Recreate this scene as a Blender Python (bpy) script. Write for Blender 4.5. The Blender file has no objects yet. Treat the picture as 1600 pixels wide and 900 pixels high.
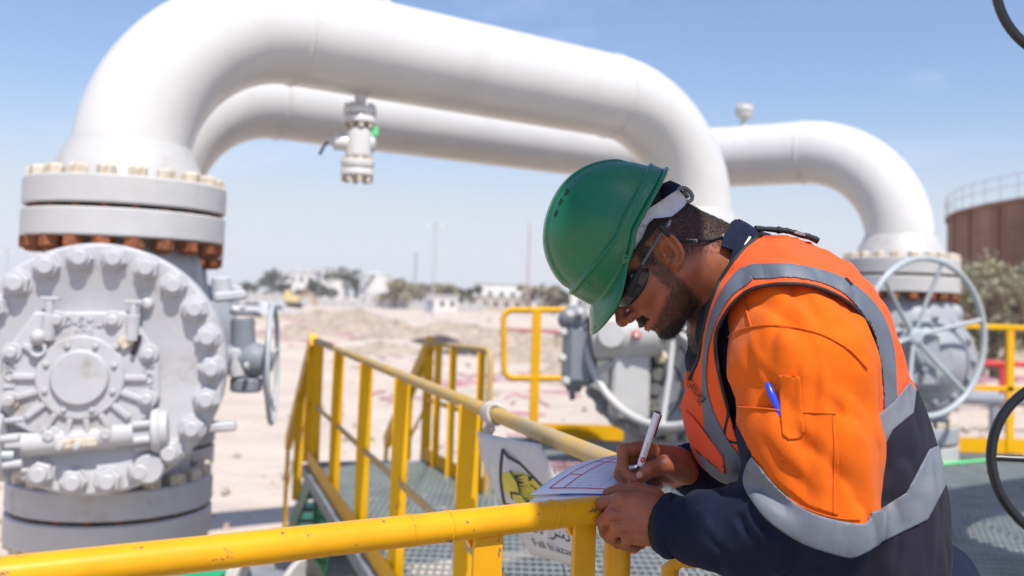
import bpy, bmesh, math, random
import numpy as np
from mathutils import Vector, Matrix
SC = bpy.context.scene
COL = SC.collection
R_ = math.radians
rng = np.random.RandomState(7)
random.seed(7)

# ---------------------------------------------------------------- camera
CAM = np.array([0.0, 0.0, 2.3]); FPX = 1500.0; PPY = 397.0
_th = math.atan(.05); _rh = .033
_X = np.array([1., 0, 0]); CF = np.array([0, math.cos(_th), math.sin(_th)]); _U0 = np.array([0, -math.sin(_th), math.cos(_th)])
CR = math.cos(_rh)*_X + math.sin(_rh)*_U0
CU = math.cos(_rh)*_U0 - math.sin(_rh)*_X
def at(x, y, Y):
    "world point measured in the photograph at distance Y in front of the camera"
    v = CF + CR*(x-800.)/FPX - CU*(y-PPY)/FPX
    return CAM + v*(Y/v[1])
cd = bpy.data.cameras.new('camera'); cam = bpy.data.objects.new('camera', cd); COL.objects.link(cam)
SC.camera = cam
cam.matrix_world = Matrix(((CR[0], CU[0], -CF[0], CAM[0]), (CR[1], CU[1], -CF[1], CAM[1]), (CR[2], CU[2], -CF[2], CAM[2]), (0, 0, 0, 1)))
cd.sensor_width = 36; cd.lens = 33.75; cd.shift_y = -(450-PPY)/1600.
cd.clip_start = .05; cd.clip_end = 6000
cd.dof.use_dof = True; cd.dof.focus_distance = 1.62; cd.dof.aperture_fstop = 3.2; cd.dof.aperture_blades = 0

# ---------------------------------------------------------------- light
SUN = np.array([.22, -.58, 1.0]); SUN /= np.linalg.norm(SUN)
SUN_EL = math.asin(SUN[2]); SUN_AZ = math.atan2(SUN[0], SUN[1])
wd = bpy.data.worlds.new('World'); SC.world = wd; wd.use_nodes = True
nt = wd.node_tree; nt.nodes.clear()
_o = nt.nodes.new('ShaderNodeOutputWorld'); _b = nt.nodes.new('ShaderNodeBackground'); _s = nt.nodes.new('ShaderNodeTexSky')
_s.sky_type = 'NISHITA'; _s.sun_disc = False; _s.sun_elevation = SUN_EL; _s.sun_rotation = SUN_AZ
_s.altitude = 50; _s.air_density = 1.35; _s.dust_density = 1.0; _s.ozone_density = 4.5
_b.inputs[1].default_value = .121
# faint wisps of high cloud mixed into the sky colour
_tc = nt.nodes.new('ShaderNodeTexCoord'); _mp = nt.nodes.new('ShaderNodeMapping'); _mp.inputs['Scale'].default_value = (2.2, 2.2, 9); _mp.inputs['Location'].default_value = (1.3, .4, .2)
_n = nt.nodes.new('ShaderNodeTexNoise'); _n.inputs['Scale'].default_value = 1.7; _n.inputs['Detail'].default_value = 7; _n.inputs['Roughness'].default_value = .62
_cr = nt.nodes.new('ShaderNodeValToRGB'); _cr.color_ramp.elements[0].position = .55; _cr.color_ramp.elements[1].position = .85
_cr.color_ramp.elements[0].color = (0, 0, 0, 1); _cr.color_ramp.elements[1].color = (.22, .22, .22, 1)
_mx = nt.nodes.new('ShaderNodeMixRGB'); _mx.inputs[2].default_value = (9, 9.2, 9.6, 1)
nt.links.new(_tc.outputs['Generated'], _mp.inputs[0]); nt.links.new(_mp.outputs[0], _n.inputs[0]); nt.links.new(_n.outputs[0], _cr.inputs[0])
nt.links.new(_cr.outputs[0], _mx.inputs[0]); nt.links.new(_s.outputs[0], _mx.inputs[1]); _g = nt.nodes.new('ShaderNodeVectorMath'); _g.operation = 'MULTIPLY'; _g.inputs[1].default_value = (1.0, .955, 1.07); nt.links.new(_mx.outputs[0], _g.inputs[0])
# dusty air paling the sky evenly all round the horizon
_sx = nt.nodes.new('ShaderNodeSeparateXYZ'); nt.links.new(_tc.outputs['Generated'], _sx.inputs[0]); _hm = nt.nodes.new('ShaderNodeMapRange'); _hm.interpolation_type = 'SMOOTHERSTEP'
_hm.inputs[1].default_value = -.02; _hm.inputs[2].default_value = .245; _hm.inputs[3].default_value = .92; _hm.inputs[4].default_value = 0.; nt.links.new(_sx.outputs[2], _hm.inputs[0])
_hx = nt.nodes.new('ShaderNodeMixRGB'); _hx.inputs[2].default_value = (4.9, 5.25, 5.9, 1); nt.links.new(_hm.outputs[0], _hx.inputs[0]); nt.links.new(_g.outputs[0], _hx.inputs[1]); nt.links.new(_hx.outputs[0], _b.inputs[0]); nt.links.new(_b.outputs[0], _o.inputs[0])
sd = bpy.data.lights.new('sun', 'SUN'); sun = bpy.data.objects.new('sun', sd); COL.objects.link(sun)
sd.energy = 4.7; sd.angle = R_(.55); sd.color = (1, .955, .88)
sun.rotation_euler = Vector((-SUN[0], -SUN[1], -SUN[2])).to_track_quat('-Z', 'Y').to_euler()
SC.view_settings.view_transform = 'Standard'; SC.view_settings.look = 'None'; SC.view_settings.gamma = 1
SC.view_settings.exposure = .25
SC.cycles.max_bounces = 8; SC.cycles.diffuse_bounces = 4; SC.cycles.volume_bounces = 1

# ---------------------------------------------------------------- mesh helpers
def frame(d):
    d = np.asarray(d, float); d = d/np.linalg.norm(d)
    a = np.array([0, 0, 1.]) if abs(d[2]) < .9 else np.array([0, 1., 0])
    x = np.cross(a, d); x /= np.linalg.norm(x)
    return x, np.cross(d, x), d
class MB:
    def __init__(s): s.v = []; s.f = []; s.n = 0; s.sm = []
    def add(s, v, f, smooth=False):
        v = np.asarray(v, float); s.v.append(v)
        for q in f: s.f.append(tuple(int(i)+s.n for i in q)); s.sm.append(smooth)
        s.n += len(v); return s
    def box(s, c, size, ax=None, ch=0):
        c = np.asarray(c, float); h = np.asarray(size, float)/2
        ax = np.eye(3) if ax is None else np.array(ax, float)
        if ch <= 0:
            k = [(x, y, z) for x in (-1, 1) for y in (-1, 1) for z in (-1, 1)]
            v = [c + ax[0]*h[0]*a + ax[1]*h[1]*b + ax[2]*h[2]*g for a, b, g in k]
            return s.add(v, [(0, 1, 3, 2), (4, 6, 7, 5), (0, 4, 5, 1), (2, 3, 7, 6), (0, 2, 6, 4), (1, 5, 7, 3)])
        # chamfered box: prism of an octagon along axis 2
        o = [(h[0]-ch, -h[1]), (h[0], -h[1]+ch), (h[0], h[1]-ch), (h[0]-ch, h[1]), (-h[0]+ch, h[1]), (-h[0], h[1]-ch), (-h[0], -h[1]+ch), (-h[0]+ch, -h[1])]
        o2 = [(a*(1-ch/h[0]), b*(1-ch/h[1])) for a, b in o]
        v = []
        for z, oo in ((-h[2], o2), (-h[2]+ch, o), (h[2]-ch, o), (h[2], o2)):
            v += [c + ax[0]*a + ax[1]*b + ax[2]*z for a, b in oo]
        f = [tuple(reversed(range(8))), tuple(range(24, 32))]
        for r in range(3):
            for i in range(8):
                j = (i+1) % 8; f.append((r*8+i, r*8+j, r*8+8+j, r*8+8+i))
        return s.add(v, f)
    def bar(s, p0, p1, w, t, side=(0, 0, 1), ch=0):
        "flat bar from p0 to p1; w measured along side direction"
        p0 = np.asarray(p0, float); p1 = np.asarray(p1, float); d = p1-p0; L = np.linalg.norm(d); d = d/L
        u = np.asarray(side, float); u = u-d*(u@d); u /= np.linalg.norm(u); w2 = np.cross(d, u)
        return s.box((p0+p1)/2, (w, t, L), (u, w2, d), ch)
    def lathe(s, prof, o, d, n=32, smooth=True, sharp=35, cap=True):
        "prof: list of (r, h) along axis d from o; rings split at sharp corners"
        x, y, d = frame(d); o = np.asarray(o, float)
        prof = [p for p in prof]
        segs = [[prof[0]]]
        for i in range(1, len(prof)):
            segs[-1].append(prof[i])
            if i < len(prof)-1:
                a = math.atan2(prof[i][1]-prof[i-1][1], prof[i][0]-prof[i-1][0]); b = math.atan2(prof[i+1][1]-prof[i][1], prof[i+1][0]-prof[i][0])
                dd = abs((b-a+math.pi) % (2*math.pi)-math.pi)
                if dd > R_(sharp): segs.append([prof[i]])
        ca = np.cos(np.arange(n)*2*math.pi/n); sa = np.sin(np.arange(n)*2*math.pi/n)
        for sg in segs:
            v = []
            for r, h in sg:
                v.append(o + d*h + (x[None]*ca[:, None] + y[None]*sa[:, None])*r)
            v = np.concatenate(v); f = []
            for k in range(len(sg)-1):
                for i in range(n):
                    j = (i+1) % n; f.append((k*n+i, k*n+j, k*n+n+j, k*n+n+i))
            s.add(v, f, smooth)
        if cap:
            for (r, h), rev in ((prof[0], True), (prof[-1], False)):
                if r > 1e-5:
                    v = o + d*h + (x[None]*ca[:, None] + y[None]*sa[:, None])*r
                    ids = list(range(n)); s.add(v, [ids[::-1] if rev else ids])
        return s
    def cyl(s, p0, p1, r, n=16, r1=None, ch=0):
        p0 = np.asarray(p0, float); p1 = np.asarray(p1, float); L = np.linalg.norm(p1-p0); r1 = r if r1 is None else r1
        if ch: return s.lathe([(r-ch, 0), (r, ch), (r1, L-ch), (r1-ch, L)], p0, p1-p0, n)
        return s.lathe([(r, 0), (r1, L)], p0, p1-p0, n)
    def tube(s, pts, r, n=10, closed=False, cap=True, flat=1., up=None):
        pts = np.asarray(pts, float); m = len(pts); rr = np.full(m, r) if np.isscalar(r) else np.asarray(r, float)
        if closed: T = np.roll(pts, -1, 0)-np.roll(pts, 1, 0)
        else: T = np.gradient(pts, axis=0)
        T /= np.linalg.norm(T, axis=1, keepdims=True)+1e-12
        x = frame(T[0])[0] if up is None else np.asarray(up, float)
        V = []
        a = np.arange(n)*2*math.pi/n
        for i in range(m):
            x = (x if up is None else np.asarray(up, float)); x = x - T[i]*(x@T[i]); x = x/(np.linalg.norm(x)+1e-12); y = np.cross(T[i], x)
            V.append(pts[i] + (x[None]*np.cos(a)[:, None]*flat + y[None]*np.sin(a)[:, None])*rr[i])
        V = np.concatenate(V); f = []
        for k in range(m if closed else m-1):
            k2 = (k+1) % m
            for i in range(n):
                j = (i+1) % n; f.append((k*n+i, k*n+j, k2*n+j, k2*n+i))
        s.add(V, f, True)
        if cap and not closed:
            s.add(V[:n], [list(range(n))[::-1]]); s.add(V[-n:], [list(range(n))])
        return s
    def prism(s, poly, o, ux, uy, t, n0=None):
        "extrude 2D polygon (ccw) by thickness t along ux x uy"
        o = np.asarray(o, float); ux = np.asarray(ux, float); uy = np.asarray(uy, float); nn = np.cross(ux, uy)
        a = [o+ux*p[0]+uy*p[1] for p in poly]; b = [p+nn*t for p in a]; m = len(poly)
        f = [list(range(m))[::-1], list(range(m, 2*m))]
        for i in range(m):
            j = (i+1) % m; f.append((i, j, m+j, m+i))
        return s.add(a+b, f)
    def sphere(s, c, r, n=12, sc=(1, 1, 1), ax=None):
        ax = np.eye(3) if ax is None else np.array(ax, float); c = np.asarray(c, float)
        m = n//2+1; V = []
        for i in range(m+1):
            p = math.pi*i/m
            for j in range(n):
                q = 2*math.pi*j/n
                l = (math.sin(p)*math.cos(q)*r*sc[0], math.sin(p)*math.sin(q)*r*sc[1], math.cos(p)*r*sc[2])
                V.append(c+ax[0]*l[0]+ax[1]*l[1]+ax[2]*l[2])
        f = []
        for i in range(m):
            for j in range(n):
                k = (j+1) % n; f.append((i*n+j, (i+1)*n+j, (i+1)*n+k, i*n+k))
        return s.add(V, f, True)
    def torus(s, c, axis, R, r, n=48, k=10, flat=1.):
        x, y, d = frame(axis); t = np.arange(n)*2*math.pi/n
        pts = np.asarray(c)[None]+R*(x[None]*np.cos(t)[:, None]+y[None]*np.sin(t)[:, None])
        return s.tube(pts, r, k, closed=True, up=d, flat=flat)
    def arrays(s):
        return (np.concatenate(s.v) if s.v else np.zeros((0, 3))), s.f, s.sm
    def mesh(s, name, off=(0, 0, 0)):
        v, f, sm = s.arrays(); me = bpy.data.meshes.new(name)
        me.from_pydata((v-np.asarray(off)).tolist(), [], f)
        me.polygons.foreach_set('use_smooth', np.array(sm, bool)); me.update(); return me
def wloc(o):
    l = np.zeros(3)
    while o is not None: l += np.array(o.location); o = o.parent
    return l
def tag(o, label=None, cat=None, group=None, kind=None):
    if label: o['label'] = label
    if cat: o['category'] = cat
    if group: o['group'] = group
    if kind: o['kind'] = kind
    return o
def thing(name, loc, label, cat, group=None):
    o = bpy.data.objects.new(name, None); o.location = tuple(float(a) for a in loc); COL.objects.link(o); o.empty_display_size = .1
    return tag(o, label, cat, group)
def obj(name, mb, m, parent=None, label=None, kind=None):
    "link a mesh whose vertices are in world space; its origin follows the parent thing"
    me = mb.mesh(name, wloc(parent)) if isinstance(mb, MB) else mb
    me.materials.clear(); me.materials.append(m)
    o = bpy.data.objects.new(name, me); COL.objects.link(o); o.parent = parent
    if label: o['label'] = label
    if kind: o['kind'] = kind
    return o
def inst(name, me, parent, pos, axis=None, spin=0, scale=1.):
    "copy of a shared piece (mesh built about the origin along +Z) set at a world position"
    o = bpy.data.objects.new(name, me); COL.objects.link(o); o.parent = parent
    l = np.asarray(pos, float)-wloc(parent)
    if axis is None: M = Matrix.Identity(3)
    else:
        x, y, d = frame(axis); M = Matrix((x, y, d)).transposed()
    M = (M @ Matrix.Rotation(spin, 3, 'Z')).to_4x4() @ Matrix.Scale(scale, 4)
    M.translation = Vector(l.tolist()); o.matrix_basis = M
    return o
def setmat(me, m): me.materials.clear(); me.materials.append(m); return me
def tops(name, mb, m, label, cat, group=None, kind=None):
    v, f, sm = mb.arrays(); c = np.array([v[:, 0].mean(), v[:, 1].mean(), v[:, 2].min()])
    me = mb.mesh(name, c); me.materials.append(m); o = bpy.data.objects.new(name, me); o.location = c.tolist(); COL.objects.link(o)
    return tag(o, label, cat, group, kind)

# ---------------------------------------------------------------- materials
def mat(name, col, rough=.6, metal=0., spec=.5, var=.0, vscale=6., col2=None, v2=0, v2scale=2., v2edge=(.5, .62), bump=0., bscale=40., bdist=.01, coat=0., sss=0., ssc=None, sheen=0., rvar=0., streak=None, emit=None, weave=0, wr=None, detail=6, dist=0.):
    m = bpy.data.materials.new(name); m.use_nodes = True; n = m.node_tree; b = n.nodes['Principled BSDF']; N = n.nodes.new; L = n.links.new
    b.inputs['Roughness'].default_value = rough; b.inputs['Metallic'].default_value = metal; b.inputs['Specular IOR Level'].default_value = spec
    tc = N('ShaderNodeTexCoord'); co = tc.outputs['Object']
    c = None
    if var > 0:
        a = N('ShaderNodeTexNoise'); a.inputs['Scale'].default_value = vscale; a.inputs['Detail'].default_value = detail; a.inputs['Roughness'].default_value = .6; L(co, a.inputs[0])
        mr = N('ShaderNodeMapRange'); mr.inputs[1].default_value = .3; mr.inputs[2].default_value = .7; mr.inputs[3].default_value = 1-var; mr.inputs[4].default_value = 1+var*.6; L(a.outputs[0], mr.inputs[0])
        mx = N('ShaderNodeVectorMath'); mx.operation = 'SCALE'; mx.inputs[0].default_value = col[:3]; L(mr.outputs[0], mx.inputs['Scale']); c = mx.outputs[0]
    if col2 is not None and v2 > 0:
        a = N('ShaderNodeTexNoise'); a.inputs['Scale'].default_value = v2scale; a.inputs['Detail'].default_value = 9; a.inputs['Roughness'].default_value = .68; a.inputs['Distortion'].default_value = dist
        if streak:
            mp = N('ShaderNodeMapping'); mp.inputs['Scale'].default_value = streak; L(co, mp.inputs[0]); L(mp.outputs[0], a.inputs[0])
        else: L(co, a.inputs[0])
        mr = N('ShaderNodeMapRange'); mr.inputs[1].default_value = v2edge[0]; mr.inputs[2].default_value = v2edge[1]; mr.inputs[3].default_value = 0; mr.inputs[4].default_value = v2; L(a.outputs[0], mr.inputs[0])
        mx = N('ShaderNodeMixRGB'); mx.inputs[2].default_value = (*col2, 1); L(mr.outputs[0], mx.inputs[0])
        if c is not None: L(c, mx.inputs[1])
        else: mx.inputs[1].default_value = (*col, 1)
        c = mx.outputs[0]
    if c is not None: L(c, b.inputs['Base Color'])
    else: b.inputs['Base Color'].default_value = (*col, 1)
    if rvar > 0:
        a = N('ShaderNodeTexNoise'); a.inputs['Scale'].default_value = 14; a.inputs['Detail'].default_value = 5; L(co, a.inputs[0])
        mr = N('ShaderNodeMapRange'); mr.inputs[3].default_value = max(0, rough-rvar); mr.inputs[4].default_value = min(1, rough+rvar); L(a.outputs[0], mr.inputs[0]); L(mr.outputs[0], b.inputs['Roughness'])
    if bump > 0:
        a = N('ShaderNodeTexNoise'); a.inputs['Scale'].default_value = bscale; a.inputs['Detail'].default_value = 5; L(co, a.inputs[0])
        bp = N('ShaderNodeBump'); bp.inputs['Strength'].default_value = bump; bp.inputs['Distance'].default_value = bdist; L(a.outputs[0], bp.inputs['Height']); out = bp
        if weave:
            w = N('ShaderNodeTexWave'); w.inputs['Scale'].default_value = weave; w.bands_direction = 'DIAGONAL'; w.inputs['Distortion'].default_value = .6; L(co, w.inputs[0])
            b2 = N('ShaderNodeBump'); b2.inputs['Strength'].default_value = .25; b2.inputs['Distance'].default_value = .0006; L(w.outputs[0], b2.inputs['Height']); L(bp.outputs[0], b2.inputs['Normal']); out = b2
        if wr:
            for (sc_, ds_, st_) in wr:
                a = N('ShaderNodeTexNoise'); a.noise_type = 'RIDGED_MULTIFRACTAL'; a.inputs['Scale'].default_value = sc_; a.inputs['Detail'].default_value = 2.5; a.inputs['Roughness'].default_value = .45; a.inputs['Distortion'].default_value = .8
                mp = N('ShaderNodeMapping'); mp.inputs['Rotation'].default_value = (.3, .7, .2); mp.inputs['Scale'].default_value = (1, 1, .55); L(co, mp.inputs[0]); L(mp.outputs[0], a.inputs[0])
                b3 = N('ShaderNodeBump'); b3.inputs['Strength'].default_value = st_; b3.inputs['Distance'].default_value = ds_; L(a.outputs[0], b3.inputs['Height']); L(out.outputs[0], b3.inputs['Normal']); out = b3
        L(out.outputs[0], b.inputs['Normal'])
    if coat: b.inputs['Coat Weight'].default_value = coat; b.inputs['Coat Roughness'].default_value = .08
    if sss:
        b.inputs['Subsurface Weight'].default_value = sss; b.inputs['Subsurface Radius'].default_value = ssc or (1, .35, .2); b.inputs['Subsurface Scale'].default_value = .006
    if sheen: b.inputs['Sheen Weight'].default_value = sheen; b.inputs['Sheen Roughness'].default_value = .4
    return m
M = {}
M['white'] = mat('white_pipe_paint', (.645, .632, .604), .22, var=.045, vscale=3.5, col2=(.46, .38, .29), v2=.28, v2scale=1.6, v2edge=(.56, .80), streak=(2.2, 2.2, .55), bump=.10, bscale=26, bdist=.004, rvar=.07)
M['flange'] = mat('white_flange_paint', (.50, .492, .478), .45, var=.06, vscale=9, col2=(.30, .19, .11), v2=.55, v2scale=5, v2edge=(.60, .78), bump=.2, bscale=60, bdist=.002, rvar=.1)
M['grey'] = mat('pale_grey_valve_paint', (.47, .47, .48), .46, spec=.35, var=.08, vscale=8, col2=(.26, .20, .14), v2=.7, v2scale=5, v2edge=(.55, .74), bump=.35, bscale=70, bdist=.002, rvar=.12)
M['shade_grey'] = mat('shaded_grey_valve_paint', (.345, .36, .385), .45, var=.08, vscale=6, col2=(.28, .22, .16), v2=.5, v2scale=5, v2edge=(.56, .76), bump=.3, bscale=60, bdist=.002, rvar=.1)  # grey valve paint darkened: shade on the rear valves is in the colour
M['dgrey'] = mat('weathered_grey_paint', (.21, .23, .26), .55, var=.1, vscale=8, col2=(.2, .15, .11), v2=.5, v2scale=7, v2edge=(.55, .75), bump=.3, bscale=60, bdist=.002)
M['cream'] = mat('cream_nut_paint', (.60, .54, .43), .5, var=.12, vscale=20, col2=(.30, .15, .05), v2=.8, v2scale=22, v2edge=(.52, .66), bump=.3, bscale=90, bdist=.002)
M['rust'] = mat('rusty_nut_steel', (.30, .095, .035), .85, var=.35, vscale=40, col2=(.07, .035, .02), v2=.8, v2scale=30, v2edge=(.46, .66), bump=.5, bscale=120, bdist=.003)
M['yellow'] = mat('yellow_rail_paint', (.72, .34, .004), .34, spec=.38, var=.13, vscale=9, col2=(.17, .11, .07), v2=.9, v2scale=38, v2edge=(.625, .645), bump=.12, bscale=50, bdist=.002, rvar=.12)
M['yellow_dusty'] = mat('dusty_yellow_paint', (.56, .34, .05), .6, var=.14, vscale=12, col2=(.40, .32, .20), v2=.85, v2scale=9, v2edge=(.36, .60), bump=.12, bscale=60, bdist=.002, rvar=.1)
M['yellow_far'] = mat('yellow_rail_paint_worn', (.78, .41, .004), .5, spec=.2, var=.1, vscale=5, col2=(.20, .11, .05), v2=.8, v2scale=8, v2edge=(.64, .70), rvar=.1)
M['green'] = mat('dark_green_steel_paint', (.012, .13, .06), .45, var=.2, vscale=6, col2=(.22, .18, .14), v2=.5, v2scale=8, v2edge=(.55, .75))
M['grating'] = mat('galvanised_grating_steel', (.34, .38, .38), .55, metal=.2, spec=.3, var=.25, vscale=4, col2=(.30, .27, .22), v2=.4, v2scale=3, v2edge=(.5, .75))
M['dark'] = mat('black_rubber', (.012, .012, .014), .45, var=.2, vscale=30)
M['gap'] = mat('dark_gasket', (.02, .014, .011), .9)
M['blackpaint'] = mat('black_gloss_paint', (.012, .013, .015), .3, var=.2, vscale=30, bump=.1, bscale=50, bdist=.001)
M['lime'] = mat('light_green_plastic', (.15, .62, .24), .4)
M['red'] = mat('red_paint', (.55, .03, .03), .5, var=.1)
M['wheel'] = mat('pale_grey_wheel_paint', (.40, .44, .46), .4, var=.08, vscale=12, col2=(.3, .22, .15), v2=.5, v2scale=16, v2edge=(.6, .72))

# ---------------------------------------------------------------- ground
Z_PLAT = 1.02
def ground_h(x, y):
    r = np.sqrt(x*x+y*y)
    w = np.clip((r-13)/25., 0, 1)*np.clip((260-r)/120., 0, 1)
    h = .22*np.sin(x*.21+1.3*np.sin(y*.05))*np.sin(y*.11+.7)+.16*np.sin(x*.47+y*.19+2)+.10*np.sin(x*.9-y*.41)
    return w*(np.clip(h, -.12, 1)*1.25)
def build_ground():
    xs = np.concatenate([-np.geomspace(4000, 70, 22), np.linspace(-62, 62, 150), np.geomspace(70, 4000, 22)])
    ys = np.concatenate([[-400, -100, -30, -10], np.linspace(-4, 90, 150), np.geomspace(95, 5000, 40)])
    X, Y = np.meshgrid(xs, ys); Z = ground_h(X, Y)
    V = np.stack([X, Y, Z], -1).reshape(-1, 3); nx = len(xs); f = []
    for j in range(len(ys)-1):
        for i in range(nx-1): f.append((j*nx+i, j*nx+i+1, (j+1)*nx+i+1, (j+1)*nx+i))
    m = mat('pale_sand', (.56, .475, .40), .95, spec=.1, var=.14, vscale=.8, col2=(.40, .31, .24), v2=.5, v2scale=.16, v2edge=(.45, .7), bump=.6, bscale=3.5, bdist=.12, detail=9)
    b = MB(); b.add(V, f, True); o = obj('ground', b, m); tag(o, 'pale pinkish desert sand running flat to the horizon', None, None, 'structure'); return o
build_ground()
# ---------------------------------------------------------------- pipe loops and valves
RP = .305
def arc_pts(c, a, b, R, n, t0=0, t1=math.pi/2):
    return [c + a*R*math.cos(t) + b*R*math.sin(t) for t in np.linspace(t0, t1, n)]
def tubepart(pts, r=RP, n=56):
    b = MB(); b.tube(pts, r, n, cap=False); return b
def weld_ring(name, c, d, parent, r=RP):
    b = MB(); rr = np.random.RandomState(int(abs(c[0]*1000)) % 999)
    x, y, d = frame(d); t = np.arange(90)*2*math.pi/90
    pts = c[None]+(r+.0005)*(x[None]*np.cos(t)[:, None]+y[None]*np.sin(t)[:, None])+d[None]*(rr.rand(90)-.5)[:, None]*.004
    b.tube(pts, .0085+.0015*rr.rand(90), 6, closed=True, up=d); return obj('weld_bead', b, M['white'], parent)
def nut_mesh(name, m, r=.044, h=.055, stud=.030, sl=.03):
    b = MB(); a = [i*math.pi/3 for i in range(6)]
    hexo = [(r*math.cos(t), r*math.sin(t)) for t in a]; hexi = [(r*.86*math.cos(t), r*.86*math.sin(t)) for t in a]
    v = [(x, y, 0) for x, y in hexo]+[(x, y, h*.82) for x, y in hexo]+[(x, y, h) for x, y in hexi]
    f = [tuple(range(12, 18))]
    for k in (0, 6):
        for i in range(6): j = (i+1) % 6; f.append((k+i, k+j, k+6+j, k+6+i))
    b.add(v, f); b.lathe([(stud, h), (stud, h+sl*.8), (stud*.8, h+sl)], (0, 0, 0), (0, 0, 1), 12)
    return setmat(b.mesh(name), m)
NUT_C = nut_mesh('nut', M['cream'], .049, .050, .026, .006); NUT_R = nut_mesh('nut', M['rust'], .056, .062, .03, .012)
def stud_mesh(L, m):
    b = MB(); b.cyl((0, 0, 0), (0, 0, L), .026, 10); return setmat(b.mesh('stud'), m)
def flange_pair(th, c, zg, r=.508, up_parent=None, n=20, t=.14, hub_up=True, hub_dn=True, mat_up='flange', mat_dn='flange', low='rust', top='cream', spin=0):
    "two bolted flange discs about the gasket height zg, nuts above and below"
    g = .011; ch = .008; x, y = c
    b = MB(); b.lathe([(RP*.8, zg+g), (r-ch, zg+g), (r, zg+g+ch), (r, zg+g+t-ch), (r-ch, zg+g+t), (.405, zg+g+t)]+([(.398, zg+g+t+.03), (.33, zg+g+t+.17), (RP+.001, zg+g+t+.22)] if hub_up else [(.36, zg+g+t)]), (x, y, 0), (0, 0, 1), 72, cap=False)
    obj('upper_flange', b, M[mat_up], th)
    b = MB(); b.lathe([(RP*.8, zg-g), (r-ch, zg-g), (r, zg-g-ch), (r, zg-g-t+ch), (r-ch, zg-g-t), (.405, zg-g-t)]+([(.398, zg-g-t-.03), (.33, zg-g-t-.17), (RP+.001, zg-g-t-.22)] if hub_dn else [(.36, zg-g-t)]), (x, y, 0), (0, 0, 1), 72, cap=False)
    obj('lower_flange', b, M[mat_dn], th)
    b = MB(); b.lathe([(.395, zg-.014), (.40, zg-.014), (.40, zg+.014), (.395, zg+.014)], (x, y, 0), (0, 0, 1), 48, cap=False); obj('gasket', b, M['gap'], th)
    sm = stud_mesh(2*t+2*g+.06, M['rust']); nu = {'cream': NUT_C, 'rust': NUT_R}
    for i in range(n):
        a = 2*math.pi*(i+.5)/n+spin; p = np.array([x+.452*math.cos(a), y+.452*math.sin(a), 0])
        inst('stud', sm, th, p+[0, 0, zg-t-g-.03])
        inst('nut', nu[top], th, p+[0, 0, zg+g+t], spin=i*.37)
        inst('nut', nu[low], th, p+[0, 0, zg-g-t], axis=(0, 0, -1), spin=i*.53)
def loop(root, L1, ang, run, H, rb, zbot1, zbot2=None, bend=None):
    z = np.array([0, 0, 1.]); o = np.array([L1[0], L1[1], 0]); d = np.array([math.cos(ang), math.sin(ang), 0])
    return o, d, z

H1 = 3.852; RB = .903; A1 = .608
# front loop
L1 = np.array([-2.072, 5.134]); d1 = np.array([math.cos(A1), math.sin(A1), 0]); z_ = np.array([0, 0, 1.]); run1 = 4.266
th = thing('pipeline_loop', (L1[0], L1[1], 2.9), 'big white arched pipeline loop in the foreground rising from the round grey valve', 'pipeline', 'white pipeline loops')
o1 = np.array([L1[0], L1[1], 0]); e1 = o1+d1*run1
obj('riser_pipe', tubepart([o1+z_*2.9, o1+z_*(H1-RB)]), M['white'], th)
obj('elbow', tubepart(arc_pts(o1+z_*(H1-RB)+d1*RB, -d1, z_, RB, 36)), M['white'], th)
obj('straight_pipe', tubepart([o1+z_*H1+d1*RB, o1+z_*H1+d1*(run1-RB)]), M['white'], th)
obj('elbow', tubepart(arc_pts(e1+z_*(H1-RB)-d1*RB, z_, d1, RB, 36)), M['white'], th)
obj('riser_pipe', tubepart([e1+z_*(H1-RB), e1+z_*2.9]), M['white'], th)
weld_ring('w', o1+z_*(H1-RB), z_, th); weld_ring('w', o1+z_*H1+d1*RB, d1, th); weld_ring('w', o1+z_*H1+d1*(run1-RB), d1, th); weld_ring('w', e1+z_*(H1-RB), z_, th)
# back loop with a bend hidden behind the front riser
L2 = np.array([-2.688, 7.184]); A2 = .563; L3 = np.array([3.566, 8.804]); A3 = 2.548
d2 = np.array([math.cos(A2), math.sin(A2), 0]); d3 = np.array([math.cos(A3), math.sin(A3), 0])
o2 = np.array([*L2, 0]); o3 = np.array([*L3, 0])
# intersection of the two runs
mtx = np.array([[d2[0], -d3[0]], [d2[1], -d3[1]]]); tt = np.linalg.solve(mtx, (o3-o2)[:2]); Pm = o2+d2*tt[0]+z_*H1
th2 = thing('pipeline_loop', (L2[0], L2[1], 2.9), 'rear white pipeline loop passing behind the front arch to the far right valve', 'pipeline', 'white pipeline loops')
obj('riser_pipe', tubepart([o2+z_*2.9, o2+z_*(H1-RB)]), M['white'], th2)
obj('elbow', tubepart(arc_pts(o2+z_*(H1-RB)+d2*RB, -d2, z_, RB, 36)), M['white'], th2)
phi = math.acos(float(d2@(-d3))); Tn = .8*math.tan(phi/2)
q0 = Pm-d2*Tn
obj('straight_pipe', tubepart([o2+z_*H1+d2*RB, q0]), M['white'], th2)
nrm = np.cross(np.cross(d2, -d3), d2); nrm /= np.linalg.norm(nrm); cc = q0+nrm*.8
obj('elbow', tubepart(arc_pts(cc, -nrm, d2, .8, 24, 0, phi)), M['white'], th2)
q1 = arc_pts(cc, -nrm, d2, .8, 2, 0, phi)[-1]
obj('straight_pipe', tubepart([q1, o3+z_*H1+d3*RB]), M['white'], th2)
obj('elbow', tubepart(arc_pts(o3+z_*(H1-RB)+d3*RB, z_, -d3, RB, 36)), M['white'], th2)
obj('riser_pipe', tubepart([o3+z_*(H1-RB), o3+z_*2.9]), M['white'], th2)
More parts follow.
